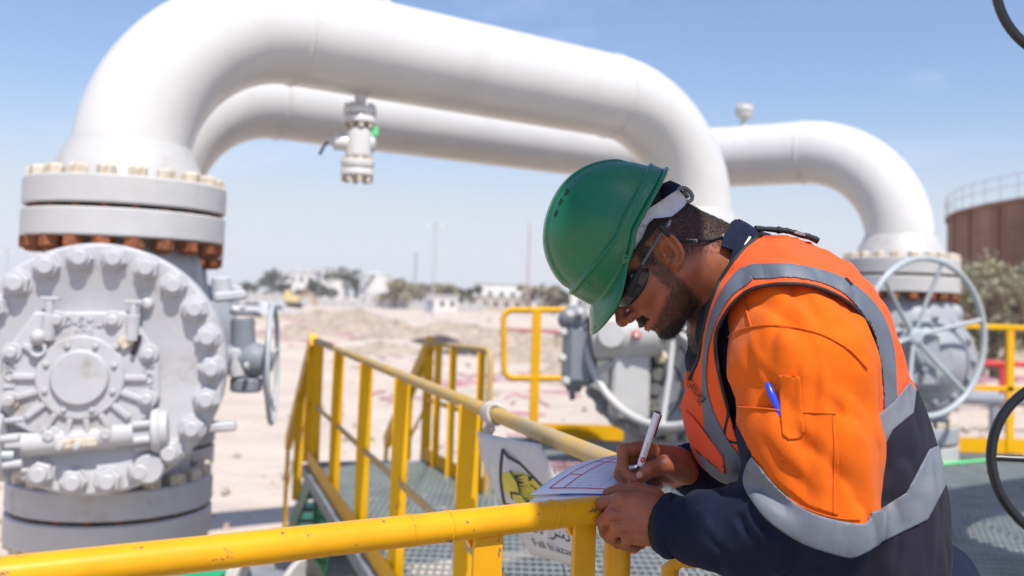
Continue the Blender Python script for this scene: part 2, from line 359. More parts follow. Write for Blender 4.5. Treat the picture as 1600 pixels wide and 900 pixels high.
weld_ring('w', o2+z_*H1+d2*RB, d2, th2); weld_ring('w', o3+z_*H1+d3*RB, d3, th2); weld_ring('w', o3+z_*(H1-RB), z_, th2)

def text_mesh(body, size, depth, res=3, font_align='CENTER'):
    cu = bpy.data.curves.new('t', 'FONT'); cu.body = body; cu.size = size; cu.extrude = depth; cu.resolution_u = res; cu.align_x = font_align; cu.align_y = 'CENTER'
    o = bpy.data.objects.new('t', cu); COL.objects.link(o); bpy.context.view_layer.update()
    dg = bpy.context.evaluated_depsgraph_get(); me = bpy.data.meshes.new_from_object(o.evaluated_get(dg))
    v = np.array([p.co[:] for p in me.vertices]).reshape(-1, 3); f = [tuple(p.vertices) for p in me.polygons]
    bpy.data.objects.remove(o); bpy.data.curves.remove(cu); bpy.data.meshes.remove(me)
    return v, f
def put_text(b, body, size, depth, o, ux, uy, mirror=False, fn=None):
    v, f = text_mesh(body, size, depth); ux = np.asarray(ux, float); uy = np.asarray(uy, float); n = np.cross(ux, uy)
    w = np.asarray(o)+v[:, :1]*ux+v[:, 1:2]*uy+v[:, 2:]*n
    b.add(w, f); return b

def handwheel(th, c, axis, R, r, spokes=6, dish=.10, m='wheel', hubr=.05, name='handwheel', stem=.3, a0=.3, hubm='red'):
    x, y, d = frame(axis); c = np.asarray(c, float)
    b = MB(); b.torus(c, d, R, r, 64, 10); w = obj(name, b, M[m], th)
    h = c-d*dish
    for i in range(spokes):
        a = a0+2*math.pi*i/spokes; e = x*math.cos(a)+y*math.sin(a)
        b = MB(); b.tube([h+e*hubr*.8, h+e*R*.5+d*dish*.35, c+e*(R-r*.5)], r*.72, 8); obj('spoke', b, M[m], w)
    b = MB(); b.lathe([(hubr*1.05, -.03), (hubr*1.05, .02), (hubr*.6, .035)], h, d, 20); obj('hub', b, M[m], w)
    if hubm:
        b = MB(); b.lathe([(hubr*.45, .03), (hubr*.4, .05)], h, d, 12); obj('hub_nut', b, M[hubm], w)
    b = MB(); b.cyl(h-d*.02, h-d*stem, .022, 12); obj('wheel_shaft', b, M[m], w)
    return w

def ball_valve(c, n, label, zg_top, zg_bot, rc=.58, face=.72, gm='grey', nb=22, a0=99.5, top='cream', low='rust', group='grey ball valves under the pipeline loops', capped=True):
    x, y = c; zc = (zg_top+zg_bot)/2-.01
    t = thing('ball_valve', (x, y, Z_PLAT), label, 'valve', group)
    nd = np.array([n[0], n[1], 0.]); nd /= np.linalg.norm(nd); C = np.array([x, y, zc])
    flange_pair(t, c, zg_top, mat_dn='flange', hub_dn=False, top=top, low=low)
    flange_pair(t, c, zg_bot, mat_up=gm, mat_dn='flange', hub_up=False, top='cream', low='cream')
    b = MB(); b.lathe([(.40, zg_bot+.14-zc), (.385, zg_bot+.2-zc), (.42, -.3), (.42, .3), (.385, zg_top-.2-zc), (.36, zg_top-.14-zc)], C, (0, 0, 1), 48); obj('neck', b, M[gm], t)
    if not capped:
        b = MB(); h0, h1 = zg_bot+.13-zc, zg_top-.13-zc
        b.lathe([(.36, h0), (.37, h0+.10), (.45, h0+.24), (.51, -.15), (.525, .08), (.50, .30), (.44, h1-.16), (.36, h1)], C+np.array([.05, 0, 0]), (0, 0, 1), 64); b.lathe([(.50, -.2), (.47, .25), (.40, .36), (.2, .42), (0, .43)], C+np.array([.05, 0, -.05]), (.94, -.35, 0), 48)
        body = obj('body', b, M[gm], t); b = MB(); b.lathe([(.30, .30), (.34, .44), (.40, .46), (.40, .53), (.32, .55), (.24, .62), (.12, .66)], C+np.array([.03, 0, .02]), nd, 40); bn = obj('bonnet', b, M[gm], t)
        bx, by, bd = frame(nd)
        for i in range(12):
            a = i*math.pi/6; inst('nut', nut_mesh('nut', M[gm], .034, .03, .02, .02), t, C+np.array([.03, 0, .02])+nd*.53+(bx*math.cos(a)+by*math.sin(a))*.355, axis=nd)
        for (dx, dz) in ((.38, .42), (.34, -.34), (-.2, .40)):
            b = MB(); b.sphere(C+np.array([dx, -.28, dz]), .07, 12, (1, .8, 1.2)); obj('lifting_boss', b, M[gm], t)
        return t, C, nd, None, body
    b = MB(); b.lathe([(.10, -.62), (.34, -.60), (.46, -.50), (.50, -.36), (.50, face-.26), (.53, face-.22)], C, nd, 64); body = obj('body', b, M[gm], t)
    b = MB(); b.lathe([(.50, face-.235), (rc-.01, face-.235), (rc, face-.225), (rc, face-.13), (rc-.008, face-.12), (.5, face-.12)], C, nd, 88); obj('body_flange', b, M[gm], t)
    b = MB(); b.lathe([(.5, face-.112), (rc-.008, face-.112), (rc, face-.104), (rc, face-.02), (rc-.015, face-.002), (rc-.12, face), (rc-.135, face-.008), (.0, face-.008)], C, nd, 88); cap = obj('bonnet', b, M[gm], t)
    xx = np.cross(np.array([0, 0, 1.]), nd); xx = -xx if xx[0] < 0 else xx
    nm = nut_mesh('nut', M[gm], .058, .034, .037, .030)
    wash = MB(); wash.lathe([(.066, 0), (.066, .006), (.062, .009)], (0, 0, 0), (0, 0, 1), 20); wm = setmat(wash.mesh('washer'), M[gm])
    for i in range(nb):
        a = R_(a0-360*i/nb); p = C+nd*(face-.004)+(xx*math.cos(a)+np.array([0, 0, 1.])*math.sin(a))*(rc-.066)
        inst('nut', nm, t, p+nd*.007, axis=nd, spin=i*.7); inst('washer', wm, t, p, axis=nd)
    return t, C, nd, xx, body

# ---- the near left valve
n1 = np.array([.24, -.97]); ZT = 2.708; ZB = 1.172
v1, C1, N1, X1, body1 = ball_valve(L1, n1, 'round grey ball valve in the left foreground, face ringed with bolts, under the front arch', ZT, ZB)
Z3 = np.array([0, 0, 1.]); F1 = C1+N1*.712
def f1(u, v, w=0): return F1+X1*u+Z3*v+N1*w
# scale on that face is about 333 px to the metre; u,v from the face centre
def P1(px, py, w=0):
    q = at(px, py, F1[1]); return f1((q-F1)@X1/1., q[2]-F1[2], w)
def face_poly(pts, w0, t, name, par, m='grey'):
    b = MB(); pp = [((at(a, c, F1[1])-F1)@X1, at(a, c, F1[1])[2]-F1[2]) for a, c in pts]
    ar = sum(pp[i][0]*pp[(i+1) % len(pp)][1]-pp[(i+1) % len(pp)][0]*pp[i][1] for i in range(len(pp)))
    if ar < 0: pp = pp[::-1]
    k = np.array(pp); c = k.mean(0); inner = c+(k-c)*.97
    nn = np.cross(X1, Z3); s = 1 if nn@N1 > 0 else -1
    o = F1
    a = [o+X1*p[0]+Z3*p[1]+N1*w0 for p in pp]; b_ = [o+X1*p[0]+Z3*p[1]+N1*(w0+t*.85) for p in pp]; c_ = [o+X1*p[0]+Z3*p[1]+N1*(w0+t) for p in inner]
    n = len(pp); f = [list(range(2*n, 3*n))]
    for r in (0, n):
        for i in range(n): j = (i+1) % n; f.append((r+i, r+j, r+n+j, r+n+i))
    b.add(a+b_+c_, f); return obj(name, b, M[m], par)
def disc(px, py, prof, name, par, m='grey', n=24):
    b = MB(); b.lathe(prof, P1(px, py, 0), N1, n); return obj(name, b, M[m], par)
gear = face_poly([(62, 487), (196, 487), (214, 505), (246, 552), (248, 622), (228, 655), (196, 676), (182, 700), (78, 700), (64, 676), (26, 655), (14, 622), (16, 552), (48, 508)], 0, .045, 'gear_housing', v1)
disc(130, 588, [(.19, .04), (.19, .058), (.182, .066), (.128, .066), (.124, .082), (.116, .090), (0, .090)], 'gear_cover', gear, n=48)
for i in range(8):
    a = R_(22.5+45*i); p = P1(130, 588, .066)+(X1*math.cos(a)+Z3*math.sin(a))*.155
    b = MB(); b.lathe([(.013, 0), (.013, .009), (.009, .013)], p, N1, 10); obj('cover_screw', b, M['grey'], gear)
for (px, py) in [(95, 499), (178, 500), (30, 548), (232, 553), (27, 622), (229, 624), (84, 676), (168, 676)]:
    disc(px, py, [(.045, .03), (.045, .052), (.04, .058), (.026, .058), (.026, .075), (.018, .08)], 'corner_bolt', gear, n=14)
for a in list(range(200, 345, 20))+[0, 180, 150, 45]:
    e = X1*math.cos(R_(a))+Z3*math.sin(R_(a)); p = P1(130, 588, .05)
    b = MB(); sd_ = np.cross(e, N1); b.bar(p+e*.185, p+e*.285, .03, .028, N1, .006); obj('rib', b, M['grey'], gear)
for body, px, py, sz, rot, mir in [('GO-SMLOS', 138, 502, .062, 0, 1), ('CLOSE', 28, 585, .07, 90, 1), ('CLOSE', 231, 588, .07, -90, 1), ('OPEN', 126, 676, .052, 0, 1)]:
    b = MB(); p = P1(px, py, .047); ux = X1*math.cos(R_(rot))+Z3*math.sin(R_(rot)); uy = -X1*math.sin(R_(rot))+Z3*math.cos(R_(rot))
    put_text(b, body, sz, .006, p, ux, uy); obj('raised_lettering', b, M['grey'], gear)
b = MB(); b.torus(P1(135, 521, .047), N1, .020, .004, 16, 6); b.torus(P1(126, 519, .047), N1, .012, .003, 12, 6); b.torus(P1(144, 519, .047), N1, .012, .003, 12, 6); obj('raised_emblem', b, M['grey'], gear)
# worm shaft housing below the gear plate, with an end flange at each side
pa, pb = P1(22, 692, .016), P1(236, 676, .016)
b = MB(); b.cyl(pa, pb, .056, 28); ws = obj('worm_housing', b, M['grey'], v1)
dv = (pb-pa)/np.linalg.norm(pb-pa)
for cpt, rr_, tt_ in ((pa, .152, .05), (pb, .105, .04)):
    b = MB(); s = -1 if rr_ > .15 else 1
    b.lathe([(.07, 0), (rr_-.008, 0), (rr_, .008), (rr_, tt_-.008), (rr_-.008, tt_), (.09, tt_), (.085, tt_+.03), (.05, tt_+.035)], cpt, dv*s, 40); ef = obj('end_flange', b, M['grey'], ws)
    for k in range(6):
        a = k*math.pi/3+.4; ex, ey, _d = frame(dv*s); q = cpt+(ex*math.cos(a)+ey*math.sin(a))*(rr_-.035)
        b = MB(); b.cyl(q-dv*s*.075, q+dv*s*(tt_+.02), .019, 10, ch=.003); obj('stud', b, M['grey'], ef)
b = MB(); b.bar(P1(97, 690, .078), P1(156, 686, .078), .040, .010, Z3, .004); tagp = obj('tag_plate', b, M['cream'], ws)
for px in (101, 126):
    disc(px, 692, [(.018, .078), (.018, .098), (.012, .104)], 'plate_bolt', ws, n=12)
# grease fittings and eye bolts
for (px, py, hh) in [(85, 490, .10), (209, 492, .085)]:
    p = P1(px, py, .055); b = MB(); b.cyl(p-Z3*.12, p, .03, 12, ch=.004); b.cyl(p, p+Z3*hh*.6, .018, 10); b.box(p+Z3*hh*.7, (.085, .03, .018), ch=.004); obj('grease_fitting', b, M['grey'], gear)
p = P1(70, 528, .07); b = MB(); b.sphere(p+Z3*.01, .035, 12); b.torus(p-Z3*.045, N1, .030, .009, 20, 8); obj('eye_bolt', b, M['grey'], gear)
p = P1(198, 533, .06); b = MB(); b.box(p, (.06, .02, .055), (X1*.8+Z3*.6, N1, Z3*.8-X1*.6), .004); obj('pointer_plate', b, M['cream'], gear)
b = MB(); b.bar(p+X1*.06+Z3*.03, p+X1*.03-Z3*.06, .022, .02, N1, .004); obj('pointer', b, M['dark'], gear)
disc(228, 475, [(.03, 0), (.03, .02), (.022, .035), (.01, .04)], 'vent_plug', v1, n=14)
disc(232, 733, [(.07, .03), (.07, .05), (.06, .07)], 'end_cap', ws, n=20)
handwheel(v1, P1(-8, 700, .13), np.array([-.90, -.43, 0]), .40, .022, 4, .03, stem=.1, a0=.75)
# lifting lug, top lug, side flange box
b = MB(); b.bar(P1(318, 676, -.06), P1(367, 674, -.06), .045, .10, Z3, .01); obj('lifting_lug', b, M['grey'], v1)
b = MB(); b.bar(P1(325, 466, -.35), P1(381, 460, -.35), .05, .16, Z3, .012); b.cyl(P1(338, 462, -.35), P1(337, 430, -.35), .05, 14, ch=.01); b.cyl(P1(364, 460, -.35), P1(364, 445, -.35), .03, 12, ch=.008); obj('top_bracket', b, M['grey'], v1)
# pipe under the near valve going into the ground
def drop_pipe(c, label):
    b = MB(); b.lathe([(RP, -.4), (RP, ZB-.14-.25)], (c[0], c[1], 0), Z3, 48); o = tops('riser_pipe', b, M['white'], label, 'pipe', 'white risers under the valves'); return o
drop_pipe(L1, 'white vertical riser under the round valve at the left edge')

# ---- small gate valve standing behind the near one
gx = at(398, 567, 5.55); gv = thing('gate_valve', (gx[0], gx[1], 0), 'small dark grey gate valve with edge-on handwheel just right of the round valve', 'valve')
b = MB(); b.cyl(at(379, 497, 5.55), at(381, 548, 5.55), .068, 24, ch=.01); b.lathe([(.05, 0), (.075, .01), (.072, .03)], at(379, 493, 5.55), (0, 0, 1), 24); obj('bonnet', b, M['dgrey'], gv)
b = MB(); b.sphere(at(396, 562, 5.55), .105, 24, (1.1, .9, .95)); b.cyl(at(350, 560, 5.55), at(425, 568, 5.55), .085, 24, r1=.05); b.cyl(at(385, 590, 5.55), at(384, 612, 5.55), .09, 20, ch=.012); obj('body', b, M['dgrey'], gv)
b = MB(); b.cyl(at(366, 545, 5.5), at(372, 590, 5.5), .045, 16, ch=.01); b.cyl(at(383, 572, 5.4), at(389, 572, 5.4), .022, 12); obj('flange_bolt', b, M['grey'], gv)
hc = at(426, 569, 5.55); handwheel(gv, hc, np.array([.985, .16, .03]), .335, .014, 5, .05, stem=.14, a0=.2, hubm=None)
b = MB(); b.cyl(at(392, 562, 5.55), at(330, 556, 5.50), .075, 20); obj('side_pipe', b, M['dgrey'], gv)
# ---- valve at the foot of the front arch (behind the man)
E1 = e1[:2]
v2_, C2, N2, X2, body2 = ball_valve(E1, np.array([-.70, -.72]), 'grey ball valve below the front arch, mostly hidden behind the man', 2.70, ZB, face=.66, gm='shade_grey')
# its gear box, seen under the hard hat
gb = thing('valve_gearbox', at(1000, 560, 6.9), 'cream gearbox with a big pale handwheel, seen between the hard hat and the hands', 'valve gearbox')
def A(px, py, Y): return at(px, py, Y)
b = MB(); b.cyl(A(928, 528, 6.95), A(1032, 520, 6.85), .165, 30, ch=.015); b.cyl(A(955, 522, 6.85), A(955, 522, 6.72), .10, 20, ch=.01); obj('gear_barrel', b, M['flange'], gb)
b = MB(); b.box(A(983, 597, 6.95), (.27, .26, .50), ch=.02); obj('gear_column', b, M['flange'], gb)
b = MB(); b.box(A(905, 552, 7.15), (.24, .42, .46), ch=.05); b.sphere(A(905, 500, 7.1), .16, 18, (1, 1, .7)); b.cyl(A(898, 585, 7.1), A(896, 612, 7.1), .10, 16, r1=.05); b.cyl(A(894, 612, 7.1), A(894, 625, 7.1), .022, 10); obj('gear_housing', b, M['dgrey'], gb)
for (px, py) in [(890, 492), (906, 488), (922, 492), (940, 500), (946, 516), (880, 520), (878, 560), (884, 596)]:
    b = MB(); b.lathe([(.032, 0), (.032, .03), (.02, .045)], A(px, py, 6.92), (0, -1, 0.2), 10); obj('bolt', b, M['flange'], gb)
b = MB(); b.lathe([(.032, 0), (.032, .02), (.02, .026)], A(994, 523, 6.72), (0, -1, 0), 20); obj('red_cap', b, M['red'], gb)
b = MB(); b.lathe([(.019, .02), (.017, .032)], A(994, 523, 6.72), (0, -1, 0), 16); obj('cap_centre', b, M['white'], gb)
for i, (px, py) in enumerate([(1028, 585), (1024, 607), (1034, 558), (1020, 632)]):
    b = MB(); b.lathe([(.05, 0), (.05, .05), (.035, .06)], A(px, py, 6.95), (-.3, -1, 0), 6, smooth=False); obj('bolt', b, M['cream'], gb)
wc = A(1035, 514, 6.55); wn = np.array([-.655, -.756, 0]); handwheel(gb, wc, wn, .655, .030, 6, .14, m='flange', hubr=.06, stem=.30, a0=.55, hubm=None)
b = MB(); pts = [A(1062, 540, 6.7)+np.array([.13*math.sin(t), 0, -.45*t/3]) for t in np.linspace(0, 3, 16)]; b.tube(pts, .009, 6); obj('cable', b, M['dark'], gb)
b = MB(); pts = [A(1046, 560, 6.7)+np.array([.10*math.sin(t), .02, -.40*t/3]) for t in np.linspace(0, 3, 16)]; b.tube(pts, .009, 6); obj('cable', b, M['dark'], gb)
drop_pipe(E1, 'white vertical riser under the valve behind the man')

# ---- valve at the foot of the rear loop, far right
v3, C3, N3, X3, body3 = ball_valve(L3, np.array([.10, -.99]), 'blue-grey egg-shaped valve at far right under the rear loop, big handwheel before it', 2.655, ZB, gm='shade_grey', capped=False)
p = A(1405, 560, 8.15); b = MB(); b.cyl(A(1405, 545, 8.2), A(1440, 538, 8.1), .19, 28, ch=.02); b.box(A(1418, 560, 8.2), (.45, .3, .50), ch=.05); b.cyl(A(1380, 580, 8.15), A(1380, 500, 8.15), .09, 20, ch=.01); gh = obj('gear_housing', b, M['shade_grey'], v3)
for i in range(7):
    b = MB(); b.lathe([(.03, 0), (.03, .03), (.02, .04)], A(1388+i*11, 508+(i % 2)*70, 8.03), (0, -1, 0), 8); obj('bolt', b, M['dgrey'], gh)
wc = A(1447, 527, 7.85); wn = np.array([.384, -.927, 0]); handwheel(v3, wc, wn, .645, .026, 6, .12, hubr=.07, stem=.35, a0=.25, hubm=None)
drop_pipe(L3, 'white vertical riser under the far right valve')
# valve at the left end of the rear loop (behind the near valve)
v4, C4, N4, X4, body4 = ball_valve(L2, np.array([-.3, -.95]), 'ball valve below the left end of the rear loop, hidden behind the near valve', 2.70, ZB, face=.6, nb=20, gm='shade_grey')
drop_pipe(L2, 'white vertical riser under the rear valve at the left')

# ---- drain valve hanging from the front pipe
pt = o1+z_*H1+d1*(.903+1.33)
def on_run(px):
    best = min(np.linspace(.5, 3.9, 300), key=lambda s: abs((lambda v: 800+FPX*(v@CR)/(v@CF))(o1+z_*H1+d1*s-CAM)-px)); return o1+z_*H1+d1*best
c = on_run(566); c = c-z_*RP
dvv = thing('drain_valve', c, 'small cream drain valve with green tag hanging under the front pipe', 'valve')
def LZ(prof, name, m='white', n=28, o=None, ax=(0, 0, -1), par=None):
    b = MB(); b.lathe(prof, c if o is None else o, ax, n); return obj(name, b, M[m], par or dvv)
LZ([(.045, -.03), (.035, .03), (.035, .09)], 'neck'); LZ([(.03, .075), (.095, .075), (.104, .085), (.104, .115), (.10, .122)], 'upper_flange'); LZ([(.10, .132), (.104, .14), (.104, .168), (.098, .176), (.04, .176)], 'upper_flange')
LZ([(.04, .17), (.06, .20), (.082, .225), (.085, .30), (.082, .375), (.06, .40), (.04, .41)], 'valve_body')
LZ([(.04, .405), (.095, .405), (.103, .413), (.103, .44), (.10, .448)], 'lower_flange'); LZ([(.10, .458), (.103, .465), (.103, .495), (.096, .503), (.0, .503)], 'blind_flange')
for i in range(8):
    a = i*math.pi/4+.3; q = c+np.array([math.cos(a), math.sin(a), 0])*.08
    for z0, z1 in ((.172, .205), (.502, .54), (.055, .078), (.385, .41)):
        b = MB(); b.cyl(q-z_*z0, q-z_*z1, .017, 8); obj('nut', b, M['cream'], dvv)
q = c-z_*.30; b = MB(); b.cyl(q-X1*.06, q-X1*.155, .05, 18, ch=.01); b.cyl(q-X1*.15, q-X1*.185, .02, 12); obj('stem_housing', b, M['white'], dvv)
b = MB(); b.cyl(q+X1*.06, q+X1*.10, .055, 18, ch=.012); obj('side_cap', b, M['flange'], dvv)
b = MB(); b.tube([q-X1*.18, q-X1*.205-z_*.02, q-X1*.235-z_*.085], .009, 8); obj('lever', b, M['blackpaint'], dvv)
b = MB(); b.box(q+X1*.10+z_*.08-np.array([0, .03, 0]), (.045, .008, .055), ch=.003); obj('green_tag', b, M['lime'], dvv)
# vent fittings on top of the pipes
def vent(c, label, sc=1.):
    t = thing('vent_fitting', c, label, 'fitting', 'vents on top of the pipes'); b = MB(); b.lathe([(.045, -.02), (.035, .07), (.035, .10)], c, z_, 20); obj('neck', b, M['flange'], t)
    b = MB(); b.lathe([(.03, .09), (.08, .10), (.09, .115), (.09, .145), (.085, .15)], c, z_, 24); obj('flange', b, M['flange'], t)
    b = MB(); b.lathe([(.085, .158), (.09, .165), (.09, .20), (.08, .215), (.05, .22), (0, .22)], c, z_, 24); obj('blind_flange', b, M['flange'], t)
    for i in range(6):
        a = i*math.pi/3; q = c+np.array([math.cos(a), math.sin(a), 0])*.068; b = MB(); b.cyl(q+z_*.21, q+z_*.245, .014, 8); obj('nut', b, M['cream'], t)
vent(on_run(600)+z_*(RP-.01), 'vent fitting on top of the front pipe at the upper frame edge')
best = min(np.linspace(.5, 4, 300), key=lambda s: abs((lambda v: 800+FPX*(v@CR)/(v@CF))(o3+z_*H1+d3*s-CAM)-1162)); vent(o3+z_*H1+d3*best+z_*(RP-.01), 'small white vent fitting on top of the rear pipe right of the arch')
# ---------------------------------------------------------------- walkway platform
RZ = 2.3-.345       # centre height of the hand rails
ra = at(0, 893, 1.158); rb_ = at(930, 793, 1.637)
R2a = np.array([.215, 2.20]); R2b = np.array([-1.48, 7.4])
dB = (R2b-R2a)/np.linalg.norm(R2b-R2a); nB = np.array([-dB[1], dB[0]])  # nB points left/outward? fixed below
if nB[0] > 0: nB = -nB
# grating panels: bearing bars as stuff, one panel per strip
poly = [(-1.50, -1.2), (4.9, -1.2), (4.9, 9.25), (.02, 9.25), (-.13, 6.35), (-.62, 7.72), (-1.46, 7.46), (.24, 2.26), (-.35, .6)]
def clip_y(x, poly):
    ys = []
    for i in range(len(poly)):
        (x0, y0), (x1, y1) = poly[i], poly[(i+1) % len(poly)]
        if (x0 <= x < x1) or (x1 <= x < x0): ys.append(y0+(x-x0)/(x1-x0)*(y1-y0))
    ys.sort(); return [(ys[i], ys[i+1]) for i in range(0, len(ys)-1, 2)]
def clip_x(y, poly):
    sw = [(b, a) for a, b in poly]; return clip_y(y, sw)
gr = thing('platform', (1.5, 4, Z_PLAT), 'raised steel walkway of open grey grating where the man stands', 'platform')
edges_x = [-1.5, -.6, .3, 1.2, 2.1, 3.0, 3.95, 4.9]
holes = [(L3, .40), (E1, .40)]
for k in range(len(edges_x)-1):
    b = MB(); x = edges_x[k]+.012
    while x < edges_x[k+1]-.008:
        for y0, y1 in clip_y(x, poly):
            segs = [(y0, y1)]
            for (hx, hy), hr in holes:
                if abs(x-hx) < hr:
                    w = math.sqrt(hr*hr-(x-hx)**2); ns = []
                    for a, c_ in segs:
                        if a < hy-w: ns.append((a, min(c_, hy-w)))
                        if c_ > hy+w: ns.append((max(a, hy+w), c_))
                    segs = [s_ for s_ in ns if s_[1]-s_[0] > .02]
            for a, c_ in segs: b.box((x, (a+c_)/2, Z_PLAT-.0175), (.005, c_-a, .035))
        x += .038
    y = -1.15
    while y < 9.2:
        for x0, x1 in clip_x(y, poly):
            a, c_ = max(x0, edges_x[k]+.006), min(x1, edges_x[k+1]-.006)
            if c_-a > .03 and not any(math.hypot(max(a, min(hx, c_))-hx, y-hy) < hr for (hx, hy), hr in holes): b.box(((a+c_)/2, y, Z_PLAT-.004), (c_-a, .011, .009))
        y += .095
    if b.n: obj('grating_panel', b, M['grating'], gr, kind='stuff')
# supporting steel: green channels and legs
b_pts = poly
def beam(p, q, z0, z1, w, name, m, par):
    b = MB(); b.box(((p[0]+q[0])/2, (p[1]+q[1])/2, (z0+z1)/2), (math.hypot(q[0]-p[0], q[1]-p[1]), w, z1-z0), ((((q[0]-p[0])/math.hypot(q[0]-p[0], q[1]-p[1]), (q[1]-p[1])/math.hypot(q[0]-p[0], q[1]-p[1]), 0)), (-(q[1]-p[1])/math.hypot(q[0]-p[0], q[1]-p[1]), (q[0]-p[0])/math.hypot(q[0]-p[0], q[1]-p[1]), 0), (0, 0, 1)), .006); return obj(name, b, m, par)
for i in range(len(poly)):
    beam(poly[i], poly[(i+1) % len(poly)], .80, Z_PLAT-.037, .06, 'edge_beam', M['green'], gr)
    beam(poly[i], poly[(i+1) % len(poly)], Z_PLAT-.034, Z_PLAT+.004, .012, 'edge_strip', M['grating'], gr)
for y in (.4, 2.2, 4.2, 6.1, 7.4, 9.0):
    for x0, x1 in clip_x(y, poly):
        beam((x0, y), (x1, y), .84, Z_PLAT-.04, .08, 'cross_beam', M['green'], gr)
for x, y in [(-1.38, 7.40), (-.72, 5.2), (0.18, 2.5), (-.16, 6.3), (.0, 9.1), (2.4, 9.1), (4.8, 9.1), (4.8, 4.2), (2.4, 4.2), (4.8, .4), (-.5, .35), (2.4, .4)]:
    b = MB(); b.box((x, y, .40), (.12, .12, .9), ch=.008); obj('leg', b, M['green'], gr)
b = MB(); p = at(300, 897, 2.6); b.box(p-np.array([0, 0, .06]), (.12, .10, .12), ch=.006); b.box((p[0], p[1], .85), (.1, .1, 1.7*(p[2]-.12)/2+.0), ch=.005)
gbk = MB(); p = at(306, 905, 4.4); gbk.box((p[0], p[1], (p[2]+.03)/2-.05), (.16, .16, p[2]+.1), ch=.008); gbk.box((p[0]-.02, p[1], p[2]), (.26, .16, .05), ch=.006)
tops('pipe_support', gbk, mat('bright_green_paint', (.02, .36, .15), .45, var=.1), 'bright green steel support at the lower left behind the yellow rail', 'pipe support')

# painted marks: green cord lying on the grating at right
b = MB(); b.tube([at(1465, 727, 8.15)+np.array([0, 0, .0]), at(1500, 724, 8.3), at(1540, 719, 8.4)], .012, 6)
P = [at(1458, 726, 0.1)]
def on_plane(px, py, z=Z_PLAT):
    v = at(px, py, 1.)-CAM; s = (z-CAM[2])/v[2]; return CAM+v*s
b = MB(); b.tube([on_plane(1462, 728)+[0, 0, .01], on_plane(1490, 726)+[0, 0, .014], on_plane(1515, 723)+[0, 0, .01], on_plane(1545, 721)+[0, 0, .012]], .016, 8)
tops('green_hose', b, M['lime'], 'short green hose lying on the grating by the far right valve', 'hose')

def post_bar(p, ztop, zbot, w, t, side, name='post', m='yellow', par=None, lab=None):
    b = MB(); b.bar((p[0], p[1], zbot), (p[0], p[1], ztop), w, t, side, .0015 if min(w, t) > .006 else 0); return obj(name, b, M[m] if isinstance(m, str) else m, par)
RT = .0232
# ---- front handrail (nearest)
fr = thing('handrail', (ra[0], ra[1], Z_PLAT), 'nearest yellow round handrail crossing the bottom of the frame to the man', 'handrail', 'yellow handrails')
dA = rb_-ra; dA[2] = 0; dA /= np.linalg.norm(dA); s0 = ra-dA*1.6; s0[2] = RZ; e0 = rb_.copy(); e0[2] = RZ
def rail_tube(pts, r, n=28): b = MB(); b.tube(pts, r, n); return b
bend = [s0] + [s0+(e0-s0)*t for t in np.linspace(.1, 1, 14)]
E_ = e0+dA*.0
cen = E_-Z3*.05
bend += [cen+Z3*.05*math.cos(t)+dA*.05*math.sin(t) for t in np.linspace(.15, math.pi/2, 8)]
bend.append(cen+dA*.05-Z3*.9)
obj('top_rail', rail_tube(bend, RT), M['yellow'], fr)
def rail_pt(px):
    t = min(np.linspace(-1.5, 2.2, 3000), key=lambda s: abs((lambda v: 800+FPX*(v@CR)/(v@CF))(ra+dA*s-CAM)-px)); q = ra+dA*t; q[2] = RZ; return q
for px, w in ((763, .052), (914, .045), (182, .062)):
    q = rail_pt(px); post_bar(q+np.array([0, 0, 0]), RZ-.004, Z_PLAT-.03, w, .010, dA, par=fr)
    b = MB(); zz = RZ-RT*1.02
    b.prism([(-w/2-.012, 0.008), (-w/2, -.016), (w/2, -.016), (w/2+.012, .008)], q+np.array([0, 0, zz-RZ])-np.cross(dA, Z3)*.006, dA, Z3, -.012); obj('gusset', b, M['yellow'], fr)
q = s0; post_bar(q, RZ-.004, Z_PLAT-.03, .05, .01, dA, par=fr)
b = MB(); b.bar(s0-Z3*.47, e0-Z3*.47, .035, .008, Z3); obj('mid_rail', b, M['yellow'], fr)
b = MB(); b.bar((s0[0], s0[1], Z_PLAT+.06), (e0[0], e0[1], Z_PLAT+.06), .10, .006, Z3); obj('toe_board', b, M['yellow'], fr)
q = at(1047, 880, 1.80); b = MB(); b.tube([(q[0], q[1], Z_PLAT), (q[0], q[1], 1.82), (q[0]+.02, q[1]-.01, 1.84), (q[0]+.28, q[1]-.02, 1.84)], .0165, 16); obj('side_post', b, M['yellow'], fr)

for px in (640, 700, 862):
    q = rail_pt(px); b = MB(); x_, y_, d_ = frame(dA); t_ = np.arange(40)*2*math.pi/40; r5 = np.random.RandomState(px)
    b.tube(q[None]+(RT+.0002)*(x_[None]*np.cos(t_)[:, None]+y_[None]*np.sin(t_)[:, None])+d_[None]*(r5.rand(40)-.5)[:, None]*.0016, .0011+.0006*r5.rand(40), 6, closed=True, up=d_); obj('weld_bead', b, M['yellow'], fr)
